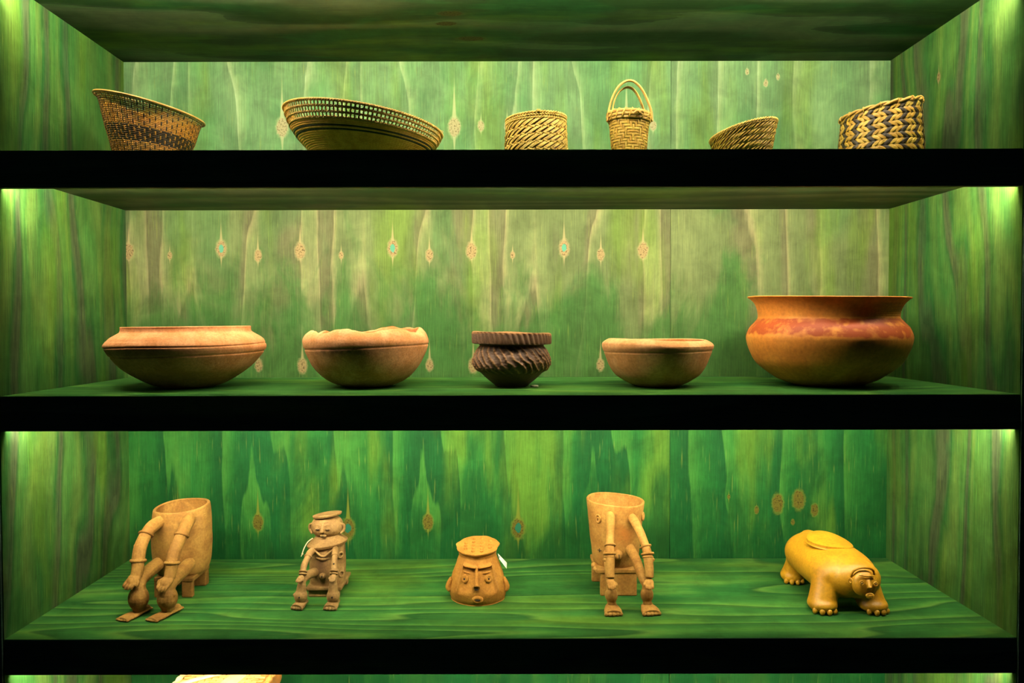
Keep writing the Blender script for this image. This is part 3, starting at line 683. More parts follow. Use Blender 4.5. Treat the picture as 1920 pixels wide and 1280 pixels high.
# --- face jar: a truncated cone with a modelled face under a flat disc lid
t = thing('face_jar', 'conical orange clay jar with a modelled face under a studded disc lid', 'jar', (-0.0525, 0.228, Z3))
pr = S([(0, 0), (54, 0), (58, 2), (61.5, 10), (62.5, 22), (59.5, 36), (55, 52), (50, 68), (45.5, 80), (40.5, 92), (37, 102), (0, 102)], 1)
def prr(z):
    z = z/mm; q = [(0, 54), (2, 58), (10, 61.5), (22, 62.5), (36, 59.5), (52, 55), (68, 50), (80, 45.5), (92, 40.5), (104, 37)]
    for (a, ra), (b, rb) in zip(q, q[1:]):
        if a <= z <= b: return (ra+(rb-ra)*(z-a)/(b-a))*mm
    return 40*mm
def f(th, r, z, tt):
    a = angd(th, FRONT+.02); u = z/mm
    if r > 0.03:
        r += 0.0026*gs(u, 26, 9)*(gs(a, .5, .35)+gs(a, -.5, .35))           # cheeks
        w = 0.34+0.006*(72-u)
        # brow ridge: a T over the eyes, running down the sides of the face
        r += 0.0085*gs(u, 78+5*abs(a), 2.4)*(1/(1+exp((abs(a)-.66)*28)))*min(1, abs(a)/.10)
        r += 0.0048*gs(abs(a), .76-.001*u, .05)*(1/(1+exp((u-80)*.6)))*(1/(1+exp((30-u)*.4)))
        r -= 0.0018*gs(abs(a), .66, .09)*gs(u, 55, 26)
        r -= 0.0045*gs(u, 73.2, 2.4)*(1/(1+exp((abs(a)-.6)*25)))
        r += 0.0013*nz(cos(th), sin(th), z*18, 2.6)
    return r, max(z, 0), 0, 0
m = MB(); m.lathe(pr, 260, f, lambda th, r, z, tt: .35*gs(abs(angd(th, FRONT)), .8, .1)*gs(z, .05, .03), sub=9); body = m.build('body', CL_F3, t)
def fp(px, u, k=0.0):      # point on the front surface px mm beside the nose line, u mm up
    r = prr(u*mm)/mm+k; a = math.asin(max(-.95, min(.95, px/r))); return V3((px, -r*cos(a), u))
m = MB(); m.tube([fp(-1, 79, 2), fp(-1, 66, 5), fp(-1, 53, 9), fp(-1, 44, 11)], [3.2*mm, 3.6*mm, 4.4*mm, 5.8*mm], 12, 5)
m.ball(fp(-5.5, 42, 6), 4.2*mm); m.ball(fp(3.5, 42, 6), 4.2*mm); m.build('nose', CL_F3, body, fuse=.001, iters=2)
m = MB(); m.ball(fp(-1, 38.6, 9), (4.2*mm, 3.0*mm, 1.6*mm)); m.build('nostril', HOLE, body)
for sx in (-1, 1):
    c = fp(-1+sx*25, 55 if sx < 0 else 55.5, 1.0); n = Vector((c.x, c.y, 0)).normalized(); M = dirrot(n+Vector((0, 0, .25)))
    m = MB(); m.ring(c, 5.6*mm, 3.4*mm, M, 24, 8); m.ball(c, (4.4*mm, 4.4*mm, 2.2*mm), M); e = m.build('eye', CL_F3, body, fuse=.0008, iters=1)
    m = MB(); m.ball(c+n*.0022, (2.1*mm, 2.1*mm, 1.6*mm), M); m.build('pupil', HOLE, e)
    m = MB(); m.tube([fp(-1+sx*13, 66), fp(-1+sx*22, 67.5, .6), fp(-1+sx*30, 68.5)], [1.2*mm, 2.4*mm, 1.2*mm], 8, 4); m.build('eyebrow', CL_F3, body)
    m = MB(); a = FRONT+sx*1.28; c = Vector((cos(a), sin(a), 0))
    m.tube([c*.060+Vector((0, 0, .046)), c*.0645+Vector((0, 0, .036)), c*.066+Vector((0, 0, .027)), c*.062+Vector((0, -.004, .020))], [4*mm, 5.5*mm, 6.2*mm, 4*mm], 12, 5)
    m.tube([c*.060+Vector((0, .008, .046)), c*.063+Vector((0, .010, .032)), c*.061+Vector((0, .004, .021))], [3*mm, 4*mm, 4*mm], 12, 5); m.build('ear', CL_F3, body, fuse=.001, iters=3)
c = fp(1.5, 15.5, 1.2)
m = MB(); m.ring(c, 8*mm, 4.2*mm, Rx(90) @ Rz(0), 32, 10, 1, .52); m.ball(c+V3((0, 2, 3)), (12*mm, 4*mm, 4*mm)); mo = m.build('mouth', CL_F3, body, fuse=.001, iters=2)
m = MB(); m.ball(c+V3((0, -2.5, -.4)), (6.8*mm, 2.6*mm, 1.7*mm)); m.build('mouth_hole', HOLE, mo)
m = MB(); m.lathe(S([(0, 101), (36, 102.5), (43.5, 107.5), (46, 110.5), (45.5, 112.4), (43, 113.2), (0, 113.4)], 1), 140,
                  lambda th, r, z, tt: (r*(1+.022*sin(7*th)+.016*sin(11*th+1)), z+r*.03*cos(th)+r*.17*sin(th), 0, 0), sub=4)
lid = m.build('lid', CL_F3, t)
rows = [(-26, (-18, -4, 10)), (-9, (-30, -16, -2, 14, 30)), (9, (-32, -20, -6, 8, 24, 34)), (27, (-16, 0, 14))]
for x, ys in rows:
    for y in ys:
        m = MB(); m.ball(V3((x, y, 114.0+.03*x+.17*y)), (4.2*mm, 4.2*mm, 3.6*mm), None, 12, 8); m.build('stud', CL_F3, lid)
m = MB(); c = Vector((.044, -.012, .098)); d1 = Vector((.017, .006, -.019)).normalized(); d2 = Vector((.004, .010, -.018)).normalized()
A = c; B = c+Vector((.0035, -.002, -.012)); 
m.add([A, A+Vector((.0195, .004, -.0215)), A+Vector((.0190, .004, -.0345)), B, A+Vector((0, .0008, 0)), A+Vector((.0195, .0048, -.0215)), A+Vector((.0190, .0048, -.0345)), B+Vector((0, .0008, 0))],
      [(0,1,2,3),(7,6,5,4),(0,4,5,1),(1,5,6,2),(2,6,7,3),(3,7,4,0)])
tg_ = m.build('paper_tag', plain('white_card', (0.75, 0.70, 0.55), .9), t, False); tag(tg_, 'white card tag')
m = MB(); m.ball(A+Vector((.0035, -.0004, -.0075)), (.0011, .0006, .0016)); m.build('tag_hole', HOLE, tg_)

# --- headless seated figure vessel with slim arms
t = thing('seated_figure_vessel', 'headless seated clay figure vessel with slim arms, spiral ears and bare toes', 'figure vessel', (0.2555, 0.282, Z3))
vessel(t, 'body', 64, 58, 200, [(.62, .0), (.76, .03), (.83, .2), (.90, .5), (.96, .8), (1.0, .97), (1.0, 1.0)], (-3, 2), CL_F4, 5,
       lambda th, r, z, tt: .9*gs(angd(th, FRONT+.12), 0, .32)*gs(z, .135, .018) if tt < .6 else 0)
stool(t, -50, 40, -56, 58, 60, 10, [((-40, -54, 0), (40, -40, 52)), ((-48, 40, 0), (38, 52, 52))], CL_F4, [((-50, -20, 58), 7), ((-50, -44, 57), 6), ((38, -48, 58), 6)])
arm(t, [(-18, -44, 180), (-20, -66, 176), (-25, -98, 154), (-30, -126, 130), (-31, -136, 112), (-32, -144, 88), (-32, -150, 72)], [9, 10, 9, 9, 10, 9.5, 9], [((-29, -124, 132), (0, -.5, -.8), 10, 2.4), ((-31, -133, 117), (0, -.4, -1), 11, 2.6), ((-31, -135, 111), (0, -.4, -1), 9.6, 2.2)],
    (-32, -156, 64), CL_F4, (.1, -1, -.6), 9.5, ((-42, -138, 106), 4))
arm(t, [(24, -44, 174), (30, -62, 170), (40, -92, 150), (46, -122, 127), (48, -134, 112), (49, -144, 88), (48, -150, 72)], [9, 10, 9, 9, 10, 9.5, 9], [((46, -120, 128), (.2, -.5, -.8), 10, 2.4), ((48, -131, 116), (.1, -.4, -1), 11, 2.6), ((48, -134, 110), (0, -.4, -1), 9.6, 2.2)],
    (47, -156, 64), CL_F4, (-.1, -1, -.6), 9.5, ((58, -138, 106), 4))
leg(t, [(-22, -40, 92), (-26, -80, 86), (-30, -128, 64), (-30, -140, 54)], [11, 10.5, 9.5, 9, 9], (-29, -144, 33), 13.5, (-28, -146, 12), (-28, -136, 0), (-28, -172, 0), CL_F4, 37)
leg(t, [(24, -42, 104), (31, -82, 92), (38, -126, 66), (44, -138, 54)], [11, 10.5, 9.5, 9, 9], (45, -142, 33), 13.5, (46, -146, 12), (46, -136, 0), (50, -170, 0), CL_F4, 39)
for sx, a in ((-1, -pi/2-.78), (1, -.40)):
    c = Vector((cos(a)*.063, sin(a)*.063, .168)); M = dirrot((cos(a), sin(a), 0))
    m = MB(); m.ring(c, 8*mm, 2.3*mm, M @ Rz(90), 24, 8, 1, .7); m.ring(c+Vector((0, 0, -.0015)), 3.4*mm, 1.6*mm, M, 16, 8); m.build('ear_spiral', CL_F4, t)
m = MB(); m.ball(V3((-2, -58, 92)), (9.5*mm, 11*mm, 11*mm)); m.build('belly_knob', CL_F4, t)
m = MB(); m.tube([V3((-2, -69, 96)), V3((-1.5, -69.5, 87))], [.9*mm, .9*mm], 8, 1); m.build('incised_mark', HOLE, t)
for d in ((-40, -40, 97),):
    m = MB(); m.tube([V3((d[0]-4, d[1]+3, d[2])), V3((d[0]+3, d[1]-4, d[2]))], [.9*mm]*2, 8, 1); m.tube([V3((d[0]-.6, d[1]-.8, d[2]-4)), V3((d[0]-.6, d[1]-.8, d[2]+4))], [.9*mm]*2, 8, 1)
m.build('incised_mark', HOLE, t)

# --- bear-like animal vessel with a lid in its back
t = thing('animal_vessel', 'yellow clay four-legged animal vessel with oval lid in its back', 'animal vessel', (0.7195, 0.225, Z3))
m = MB()
P = []; Q = []
for k in range(15):
    q = k/14; e = sqrt(max(0.02, 1-(2*q-1)**4)); P.append(V3((2-10*q, -112+250*q, 66+9*q-(1-e)*8))); Q.append((74-4*q)*mm*e)
m.tube(P, Q, 32, 4, flat=(1.0, .70), up=(0, 0, 1))
for c, tp, r in (((-56, -82, 0), (-38, -66, 60), (28, 31)), ((47, -84, 0), (36, -66, 60), (28, 31)), ((-50, 100, 0), (-38, 84, 56), (25, 30)), ((52, 100, 0), (40, 84, 56), (25, 30))):
    a = V3((c[0], c[1], r[0]*.5)); b = V3(tp)
    m.tube([a, a*.45+b*.55, b], [r[0]*mm, r[0]*1.02*mm, r[1]*mm], 20, 5)
    m.ball(V3((c[0], c[1]-3, 15)), (r[0]*1.06*mm, r[0]*1.1*mm, 15*mm), None, 24, 14, .9)
m.ball(V3((-10, 102, 108)), (17*mm, 18*mm, 10*mm))                  # tail stump
m.ball(V3((8, -84, 68)), (56*mm, 40*mm, 40*mm))                   # thick neck
m.v = [(x, y, max(z, .0005)) for x, y, z in m.v]
body = m.build('body', CL_F5, t, fuse=.0026, iters=14)
for cx, cy, r in ((-56, -82, 28), (47, -84, 28), (-50, 100, 25), (52, 100, 25)):
    for k in range(4):
        a = FRONT+(k-1.5)*.52+(.12 if cx > 0 else -.12)
        q = MB(); c = V3((cx+r*.99*cos(a), cy-3+r*1.03*sin(a), 6.6)); q.ball(c, (5.4*mm, 5.0*mm, 6.4*mm), None, 16, 10); tb = q.build('toe', CL_F5, body)
m = MB(); m.ball(V3((17, -124, 76)), (24*mm, 15*mm, 26*mm), Rx(-12), 36, 24, .92)
m.tube([V3((-8, -120, 88)), V3((-2, -124, 103)), V3((16, -126, 109)), V3((34, -124, 104)), V3((41, -118, 90))], [2*mm, 2.6*mm, 3*mm, 2.6*mm, 2*mm], 12, 6)   # ridge over the face
m.tube([V3((2, -134, 96)), V3((18, -138, 95)), V3((36, -133, 94))], [1.4*mm, 2.2*mm, 1.4*mm], 10, 5)
m.tube([V3((20, -137, 88)), V3((20, -142, 79)), V3((20, -145, 73))], [3*mm, 4*mm, 5.4*mm], 12, 4)
hd = m.build('head', CL_F5, body, fuse=.0012, iters=4)
for ex, ez in ((5, 82), (33, 80)):
    c = V3((ex, -140, ez)); q = MB(); q.ring(c, 3.7*mm, 1.5*mm, Rx(82), 24, 8); q.ball(c, (2.1*mm, 1.8*mm, 2.1*mm)); e = q.build('eye', CL_F5, hd)
    q = MB(); q.ball(c+V3((0, -1.9, 0)), .95*mm, None, 12, 8); q.build('pupil', HOLE, e)
    q = MB(); q.ring(c+V3((0, -.6, 0)), 2.5*mm, .55*mm, Rx(82), 20, 6); q.build('eye_groove', plain('clay_shadow_line', (0.22, 0.09, 0.008)), e)
q = MB(); c = V3((22, -140, 56.5)); q.ring(c, 6*mm, 2.5*mm, Rx(70), 28, 8, 1, .6, .12, 12); q.ball(c+V3((0, 2, 0)), (8*mm, 5*mm, 4*mm)); mo = q.build('mouth', CL_F5, hd, fuse=.0008, iters=1)
for k in range(4):
    q = MB(); q.box(c+V3((-4.2+k*2.2, -5.6, -1.6)), c+V3((-2.4+k*2.2, -2, 1.8)), .0004); q.build('tooth', CL_F5, mo)
for sx in (-1, 1):
    q = MB(); q.ring(V3((17+sx*24.5, -120, 80)), 4.4*mm, 2.0*mm, Rz(sx*60) @ Rx(90), 20, 8); q.build('ear', CL_F5, hd)
m = MB(); m.lathe(S([(0, -5), (45, -5), (46.5, -3), (46.5, 1.6), (45, 3), (20, 4.0), (0, 4.2)], 1), 80, lambda th, r, z, tt: (r, z-.0060*(r*cos(th)/.046)**2, 0, 0), sub=4)
m.xf(Matrix.Translation(V3((-5, 0, 123.2))) @ Matrix.Rotation(math.radians(7), 4, 'X') @ Matrix.Rotation(math.radians(5), 4, 'Y'))
m.build('lid', CL_F5, t)
hd.location = (-.008, -.006, -.004)
# ------------------------------------------------------------------ baskets on the upper shelf
CANE_A = cane('pale_cane', (0.436, 0.277, 0.0396), (0.330, 0.191, 0.0185))
CANE_B = cane('golden_cane', (0.370, 0.211, 0.0238), (0.277, 0.142, 0.0116))
CANE_D = cane('black_dyed_cane', (0.038, 0.025, 0.0101), (0.020, 0.013, 0.0056))
CANE_P = cane('straw_palm', (0.475, 0.317, 0.0607), (0.370, 0.221, 0.0290))
CANE_Q = cane('olive_straw', (0.304, 0.185, 0.0158), (0.224, 0.125, 0.0079))
CANE_O = cane('orange_cane', (0.442, 0.200, 0.0204), (0.340, 0.128, 0.0095))
CANE_BR = cane('brown_cane', (0.170, 0.064, 0.0082), (0.102, 0.038, 0.0054))
CANE_T = cane('twined_brown_fibre', (0.520, 0.310, 0.0560), (0.400, 0.220, 0.0320))
CANE_W = cane('twined_fibre_brightened', (0.92, 0.42, 0.07), (0.76, 0.31, 0.04))  # twined fibre brightened in colour to offset the wall's shade and green bounce
CANE_L = [cane('lid_cane_%d' % i, c1, c2) for i, (c1, c2) in enumerate((((0.30, 0.16, 0.04), (0.22, 0.11, 0.025)), ((0.22, 0.105, 0.02), (0.16, 0.07, 0.014)), ((0.40, 0.25, 0.09), (0.30, 0.18, 0.06))))]
CANE_H = cane('honey_cane', (0.396, 0.224, 0.0422), (0.304, 0.155, 0.0211))

class Surf:
    """flared basket wall: prof = (t, radius mm), mean height H mm, rim slope kx, ky"""
    def __init__(s, prof, H, kx=0.0, ky=0.0): s.p = prof; s.H = H; s.kx = kx; s.ky = ky
    def r(s, t):
        p = s.p; t = max(p[0][0], min(p[-1][0], t))
        for i in range(len(p)-1):
            if t <= p[i+1][0]:
                w = (t-p[i][0])/(p[i+1][0]-p[i][0])
                m0 = (p[i+1][1]-p[max(i-1, 0)][1])/(p[i+1][0]-p[max(i-1, 0)][0]); j = min(i+2, len(p)-1)
                m1 = (p[j][1]-p[i][1])/(p[j][0]-p[i][0]); d = p[i+1][0]-p[i][0]
                return (2*w**3-3*w*w+1)*p[i][1]+(w**3-2*w*w+w)*m0*d+(-2*w**3+3*w*w)*p[i+1][1]+(w**3-w*w)*m1*d
        return p[-1][1]
    def P(s, th, t, off=0.0):
        dr = (s.r(t+.02)-s.r(t-.02))/(.04*s.H); k = 1/sqrt(1+dr*dr); r = s.r(t)+off*k
        x, y = r*cos(th), r*sin(th); h = 1+s.kx*cos(th)+s.ky*sin(th)
        return Vector((x, y, t*s.H*h-off*k*dr))*mm, Vector((cos(th)*k, sin(th)*k, -dr*k))

def ribbon(m, P, N, w, th, taper=None):
    n = len(P); vs = []
    for i in range(n):
        T = (P[min(i+1, n-1)]-P[max(i-1, 0)]).normalized(); s = T.cross(N[i]).normalized()
        k = 1 if taper is None else taper[i]
        for a, b in ((-.5, 0), (-.3, .5), (.3, .5), (.5, 0), (.3, -.5), (-.3, -.5)): vs.append(P[i]+s*(a*w*k*mm)+N[i]*(b*th*mm))
    fs = [(i*6+j, i*6+(j+1) % 6, (i+1)*6+(j+1) % 6, (i+1)*6+j) for i in range(n-1) for j in range(6)]
    fs += [tuple(range(6))[::-1], tuple((n-1)*6+j for j in range(6))]
    m.add(vs, fs)
def hoop(m, S_, t, w, th, off, n=120, wave=None):
    """closed horizontal ribbon"""
    P = []; N = []
    for i in range(n):
        p, q = S_.P(2*pi*i/n, t, off+(wave(i) if wave else 0)); P.append(p); N.append(q)
    vs = []
    for i in range(n):
        T = (P[(i+1) % n]-P[i-1]).normalized(); s = T.cross(N[i]).normalized()
        for a, b in ((-.5, 0), (-.3, .5), (.3, .5), (.5, 0), (.3, -.5), (-.3, -.5)): vs.append(P[i]+s*(a*w*mm)+N[i]*(b*th*mm))
    m.add(vs, [(i*6+j, i*6+(j+1) % 6, ((i+1) % n)*6+(j+1) % 6, ((i+1) % n)*6+j) for i in range(n) for j in range(6)])
def rope(m, S_, t, R, r, turns, strands=2, off=0.0, n=220, k=7):
    """twisted cord laid round the basket at height t"""
    for s in range(strands):
        C = []
        for i in range(n):
            th = 2*pi*i/n; p, nn = S_.P(th, t, off); up = Vector((0, 0, 1)); a = turns*th+2*pi*s/strands
            C.append(p+nn*(R*cos(a)*mm)+up*(R*sin(a)*mm))
        vs = []
        for i in range(n):
            T = (C[(i+1) % n]-C[i-1]).normalized(); u = Vector((0, 0, 1)); u = (u-T*u.dot(T)).normalized(); w = T.cross(u)
            for j in range(k): a = 2*pi*j/k; vs.append(C[i]+w*(cos(a)*r*mm)+u*(sin(a)*r*mm))
        m.add(vs, [(i*k+j, i*k+(j+1) % k, ((i+1) % n)*k+(j+1) % k, ((i+1) % n)*k+j) for i in range(n) for j in range(k)])
def wall(S_, name, mat, parent, off=-1.6, th=1.6, t1=0.98, n=72, rows=14):
    """thin inner wall with a floor, closing the basket behind its weave"""
    m = MB(); vs = []; R = rows+1
    for o in (off, off-th):
        for i in range(R):
            for j in range(n): vs.append(S_.P(2*pi*j/n, .008+(t1-.008)*i/rows, o)[0])
    fs = []
    for s in range(2):
        b = s*R*n
        for i in range(rows):
            for j in range(n):
                q = (b+i*n+j, b+i*n+(j+1) % n, b+(i+1)*n+(j+1) % n, b+(i+1)*n+j); fs.append(q if s == 0 else q[::-1])
    fs += [((R-1)*n+j, (R-1)*n+(j+1) % n, (2*R-1)*n+(j+1) % n, (2*R-1)*n+j) for j in range(n)]
    fs += [tuple(j for j in range(n))[::-1], tuple(R*n+j for j in range(n))]
    m.add(vs, fs); return m.build(name, mat, parent)
def base_z(o_list, z): pass

# --- chequered fine basket with a black band, taller on one side
t = thing('woven_basket', 'orange woven basket with black chequered band and flaring slanted rim', 'basket', (-0.7445, 0.205, Z1))
S1 = Surf([(0, 64), (.12, 69), (.285, 75.5), (.42, 80), (.6, 88), (.85, 96), (.94, 100), (1.0, 107)], 132, -.19, .0)
NC, NR = 108, 35
def over1(i, j): return i % 2 == 0 and ((j+(i//2 % 2)*2) % 4) < 2
mw = {'o': MB(), 'd': MB()}
for j in range(NR):
    tt = (j+.5)/NR*.985; band = .36 < tt < .60
    hoop(mw['d' if band else 'o'], S1, tt, 2.7 if not band else 3.1, .8, 0, NC*2, lambda q, j=j: (-.7 if over1((q//2) % NC, j) else .5) if q % 2 == 0 else 0.0)
o = mw['o'].build('weft', CANE_O, t); tag(o, kind='stuff')
o = mw['d'].build('black_weft', CANE_D, t); tag(o, 'black woven band', kind='stuff')
mv = {k: MB() for k in 'odb'}
for i in range(NC):
    th = 2*pi*i/NC
    segs = [(0, 13, 'b' if i % 2 else 'd'), (13, 21, 'o' if i % 2 == 0 else 'd'), (21, NR, 'b' if i % 2 else 'd')]
    for a, b, k in segs:
        P = []; N = []
        for j in range(a*2, b*2+1):
            tt = j/2/NR*.985; p, q = S1.P(th, tt, (.9 if over1(i, min(j//2, NR-1)) else -.6)); P.append(p); N.append(q)
        ribbon(mv[k], P, N, 2.6, .7)
for k, nm, mt in (('o', 'band_stake', CANE_O), ('d', 'black_stake', CANE_D), ('b', 'stake', CANE_BR)):
    tag(mv[k].build(nm, mt, t), kind='stuff')
m = MB(); rope(m, S1, 1.0, 0.0, 2.6, 0, 1, 0.3); o = m.build('rim', CANE_H, t)
m = MB(); m.lathe(S([(0, 0.3), (63, 0.3), (64, 1.5), (63, 2.6), (0, 2.6)], 1), 48, sub=1); m.build('base', CANE_BR, t)

# --- wide twined basket, openwork under its rim
t = thing('woven_basket', 'wide brown twined basket bowl with openwork rim and two thin black lines', 'basket', (-0.2925, 0.215, Z1))
S2 = Surf([(0, 72), (.15, 93), (.36, 118), (.57, 142), (.78, 157), (1.0, 166)], 104, -.23, .0)
n, rows, per = 480, 24, 5; NCOL = 120
m = MB(); vs = []; t_top = .70
R = rows*per+1
for o_ in (0, -2.4):
    for i in range(R):
        q = i/per; tt = .004+(t_top-.004)*i/(R-1)
        for j in range(n):
            th = 2*pi*j/n
            off = o_+(0 if o_ else 2.0*abs(sin(pi*q))**.7*(.45+.55*abs(sin(NCOL*th/2+.55*(q % 2)+q*.25))))
            vs.append(S2.P(th, tt, off)[0])
fs = []; mi = []
for s in range(2):
    b = s*R*n
    for i in range(R-1):
        q = i/per; blk = s == 0 and int(q) in (18, 20)
        for j in range(n):
            f4 = (b+i*n+j, b+i*n+(j+1) % n, b+(i+1)*n+(j+1) % n, b+(i+1)*n+j); fs.append(f4 if s == 0 else f4[::-1])
            mi.append(1 if blk or (s == 0 and i < 6 and j % 3) else 0)
fs += [((R-1)*n+j, (R-1)*n+(j+1) % n, (2*R-1)*n+(j+1) % n, (2*R-1)*n+j) for j in range(n)]+[tuple(range(n))[::-1], tuple(R*n+j for j in range(n))]
mi += [0]*(n+2)
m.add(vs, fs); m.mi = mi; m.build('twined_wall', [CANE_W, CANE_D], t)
for tt, r in ((.715, 1.7), (.80, 1.7), (.895, 1.9), (.992, 2.4)):
    m = MB(); rope(m, S2, tt, 1.2, r, 90, 2, .2, 540, 6); m.build('twined_cord' if tt < .95 else 'rim', CANE_T, t)
m = MB()
for i in range(NCOL):
    th = 2*pi*i/NCOL; P = []; N = []
    for k in range(7):
        tt = .69+.30*k/6; p, q = S2.P(th+.012*k/6*2, tt, -.2); P.append(p); N.append(q)
    ribbon(m, P, N, 3.6, 1.6)
tag(m.build('openwork_stake', CANE_T, t), kind='stuff')
m = MB(); m.ring(Vector((.166, -.012, .082)), 3.4*mm, .55*mm, Rx(70), 20, 6); m.build('wire_loop', CANE_H, t)

# --- slant-woven straw baskets
def slant_basket(root, S_, bands, n, strands, w, mats, t1=.90, rise=1.0, span=.40, ticks=True, jit=.25, fill=None):
    rnd = random.Random(int(n*7+bands))
    m = MB(); m2 = MB()
    for b in range(bands):
        ta = t1*b/bands; tb = t1*(b+1)/bands
        for i in range(n):
            for s in range(strands):
                th0 = 2*pi*(i+(s-.5*(strands-1))*.21+rnd.uniform(-jit, jit)*.3)/n; P = []; N = []
                for k in range(5):
                    u = k/4; e = sin(pi*u)
                    p, q = S_.P(th0+span*u, max(.004, ta+(tb-ta)*rise*(u*1.12-.06)), -.9+3.0*e+.5*s+rnd.uniform(-.15, .25)); P.append(p); N.append(q)
                ribbon(m, P, N, w, 1.5, (.6, 1, 1, 1, .6))
            if ticks and b:
                th0 = 2*pi*(i+.3)/n; P = []; N = []
                for k in range(3):
                    u = k/2; p, q = S_.P(th0+span*.42*u, ta+(tb-ta)*(.22-.44*u), 1.6+.8*sin(pi*u)); P.append(p); N.append(q)
                ribbon(m2, P, N, w*1.2, 1.4)
    tag(m.build('slanted_weave', mats[0], root), kind='stuff')
    if ticks: tag(m2.build('cross_stitch', mats[1], root), kind='stuff')

t = thing('woven_basket', 'small upright straw basket with thick slanting weave and braided rim', 'basket', (0.0748, 0.205, Z1))
S3 = Surf([(0, 65), (.3, 65), (.6, 63.5), (.85, 62), (1.0, 62)], 108, .03, 0)
wall(S3, 'inner_wall', CANE_BR, t, -1.2)
slant_basket(t, S3, 6, 26, 3, 3.0, (CANE_P, CANE_A), .88, 1.15, .50)
for tt, R_, r, tu in ((.905, 1.6, 1.7, 34), (.955, 1.6, 1.8, -34), (1.0, 1.7, 2.0, 30)):
    m = MB(); rope(m, S3, tt, R_, r, tu, 2, .5, 300); m.build('braid' if tt < .99 else 'rim', CANE_P, t)
m = MB(); m.box(V3((-2, -67, 107)), V3((6, -61, 113)), .001); m.build('rim_knot', CANE_P, t, True)

# --- little bucket basket with a looped handle
t = thing('handled_basket', 'small narrow cane basket with a tall looped strap handle', 'basket', (0.2722, 0.205, Z1))
S4 = Surf([(0, 33), (.2, 34.5), (.5, 38), (.8, 41), (1.0, 42.5)], 120, -.02, 0)
wall(S4, 'inner_wall', CANE_BR, t, -1.3)
NV, NH = 48, 18
def over4(i, j): return (abs(((i+4) % 16)-8)+abs((j % 12)-6)) % 4 < 2
for i in range(NV):
    th = 2*pi*(i+.5)/NV; P = []; N = []
    for k in range(NH*2+1):
        j = min(k//2, NH-1); p, q = S4.P(th, .01+.88*k/(NH*2), .75 if over4(i, j) else -.65); P.append(p); N.append(q)
    m = MB(); ribbon(m, P, N, 4.7, .8); m.build('upright_strip', CANE_B if i % 3 else CANE_A, t)
for j in range(NH):
    m = MB(); hoop(m, S4, .01+.88*(j+.5)/NH, 5.2, .8, 0, NV*2, lambda q, j=j: (-.7 if over4((q//2) % NV, j) else .75) if q % 2 else (-.7 if over4((q//2-1) % NV, j) and over4((q//2) % NV, j) else .4))
    m.build('hoop_strip', CANE_A if j % 4 else CANE_B, t)
for tt, w, off in ((.865, 6, 2.6), (.915, 7, 3.8), (.97, 8, 3.2)):
    m = MB(); hoop(m, S4, tt, w, 2.4, off, 90, lambda q: .5*sin(q*.9)); m.build('rim_hoop', CANE_H, t)
for i in range(20):
    th = 2*pi*(i+.4)/20; P = []; N = []
    for k, (tt, off) in enumerate(((.84, 3.4), (.88, 5.0), (.93, 5.8), (.98, 5.2), (1.01, 2.6), (1.0, -2))):
        p, q = S4.P(th+.05*k, tt, off); P.append(p); N.append(q)
    m = MB(); ribbon(m, P, N, 3.4, .9); m.build('rim_binding', CANE_A, t)
m = MB(); m.tube([V3((3, -50, 108)), V3((9, -52, 113)), V3((14, -51, 109)), V3((18, -49, 114)), V3((23, -46, 110))], [2.5*mm, 3*mm, 2.4*mm, 3*mm, 2*mm], 8, 5); m.build('rim_knot', CANE_H, t)
def strap(pts, w, th, mat):
    P, _ = resample([V3(p) for p in pts], [1]*len(pts), 6); n_ = len(P); vs = []
    m = MB()
    for i in range(n_):
        T = (P[min(i+1, n_-1)]-P[max(i-1, 0)]).normalized(); s = Vector((0, 1, 0)); s = (s-T*s.dot(T)).normalized(); nn = s.cross(T)
        for a in range(10):
            an = 2*pi*a/10; vs.append(P[i]+s*(cos(an)*w*.5*mm)+nn*(sin(an)*th*.5*mm))
    m.add(vs, [(i*10+j, i*10+(j+1) % 10, (i+1)*10+(j+1) % 10, (i+1)*10+j) for i in range(n_-1) for j in range(10)]+[tuple(range(10))[::-1], tuple((n_-1)*10+j for j in range(10))])
    return m.build('handle_strap', mat, t)
strap([(-47, -8, 102), (-44, -8, 124), (-38, -9, 148), (-26, -10, 172), (-12, -10, 184), (0, -10, 187), (12, -10, 183), (26, -10, 168), (38, -9, 145), (46, -8, 122), (47, -8, 102)], 8, 5, CANE_H)
strap([(-35, 12, 108), (-34, 12, 128), (-29, 11, 152), (-20, 9, 168), (-8, 8, 177), (2, 8, 178), (12, 8, 172), (22, 9, 158), (30, 11, 140), (36, 12, 122), (37, 12, 108)], 15, 3.4, CANE_P)

# --- small leaning straw basket
t = thing('woven_basket', 'small olive straw basket bowl with slanted rim and twisted weave', 'basket', (0.5152, 0.205, Z1))
S5 = Surf([(0, 40), (.2, 50), (.45, 57), (.7, 61.5), (1.0, 67)], 82, .20, -.08)
wall(S5, 'inner_wall', CANE_BR, t, -1.3)
slant_basket(t, S5, 7, 38, 2, 2.7, (CANE_Q, CANE_B), .93, 1.25, .40, False, .6)
for tt, r in ((.955, 1.5), (1.0, 1.9)):
    m = MB(); rope(m, S5, tt, 1.6, r, 34, 2, .6, 300); m.build('braid' if tt < .99 else 'rim', CANE_B if tt < .99 else CANE_P, t)

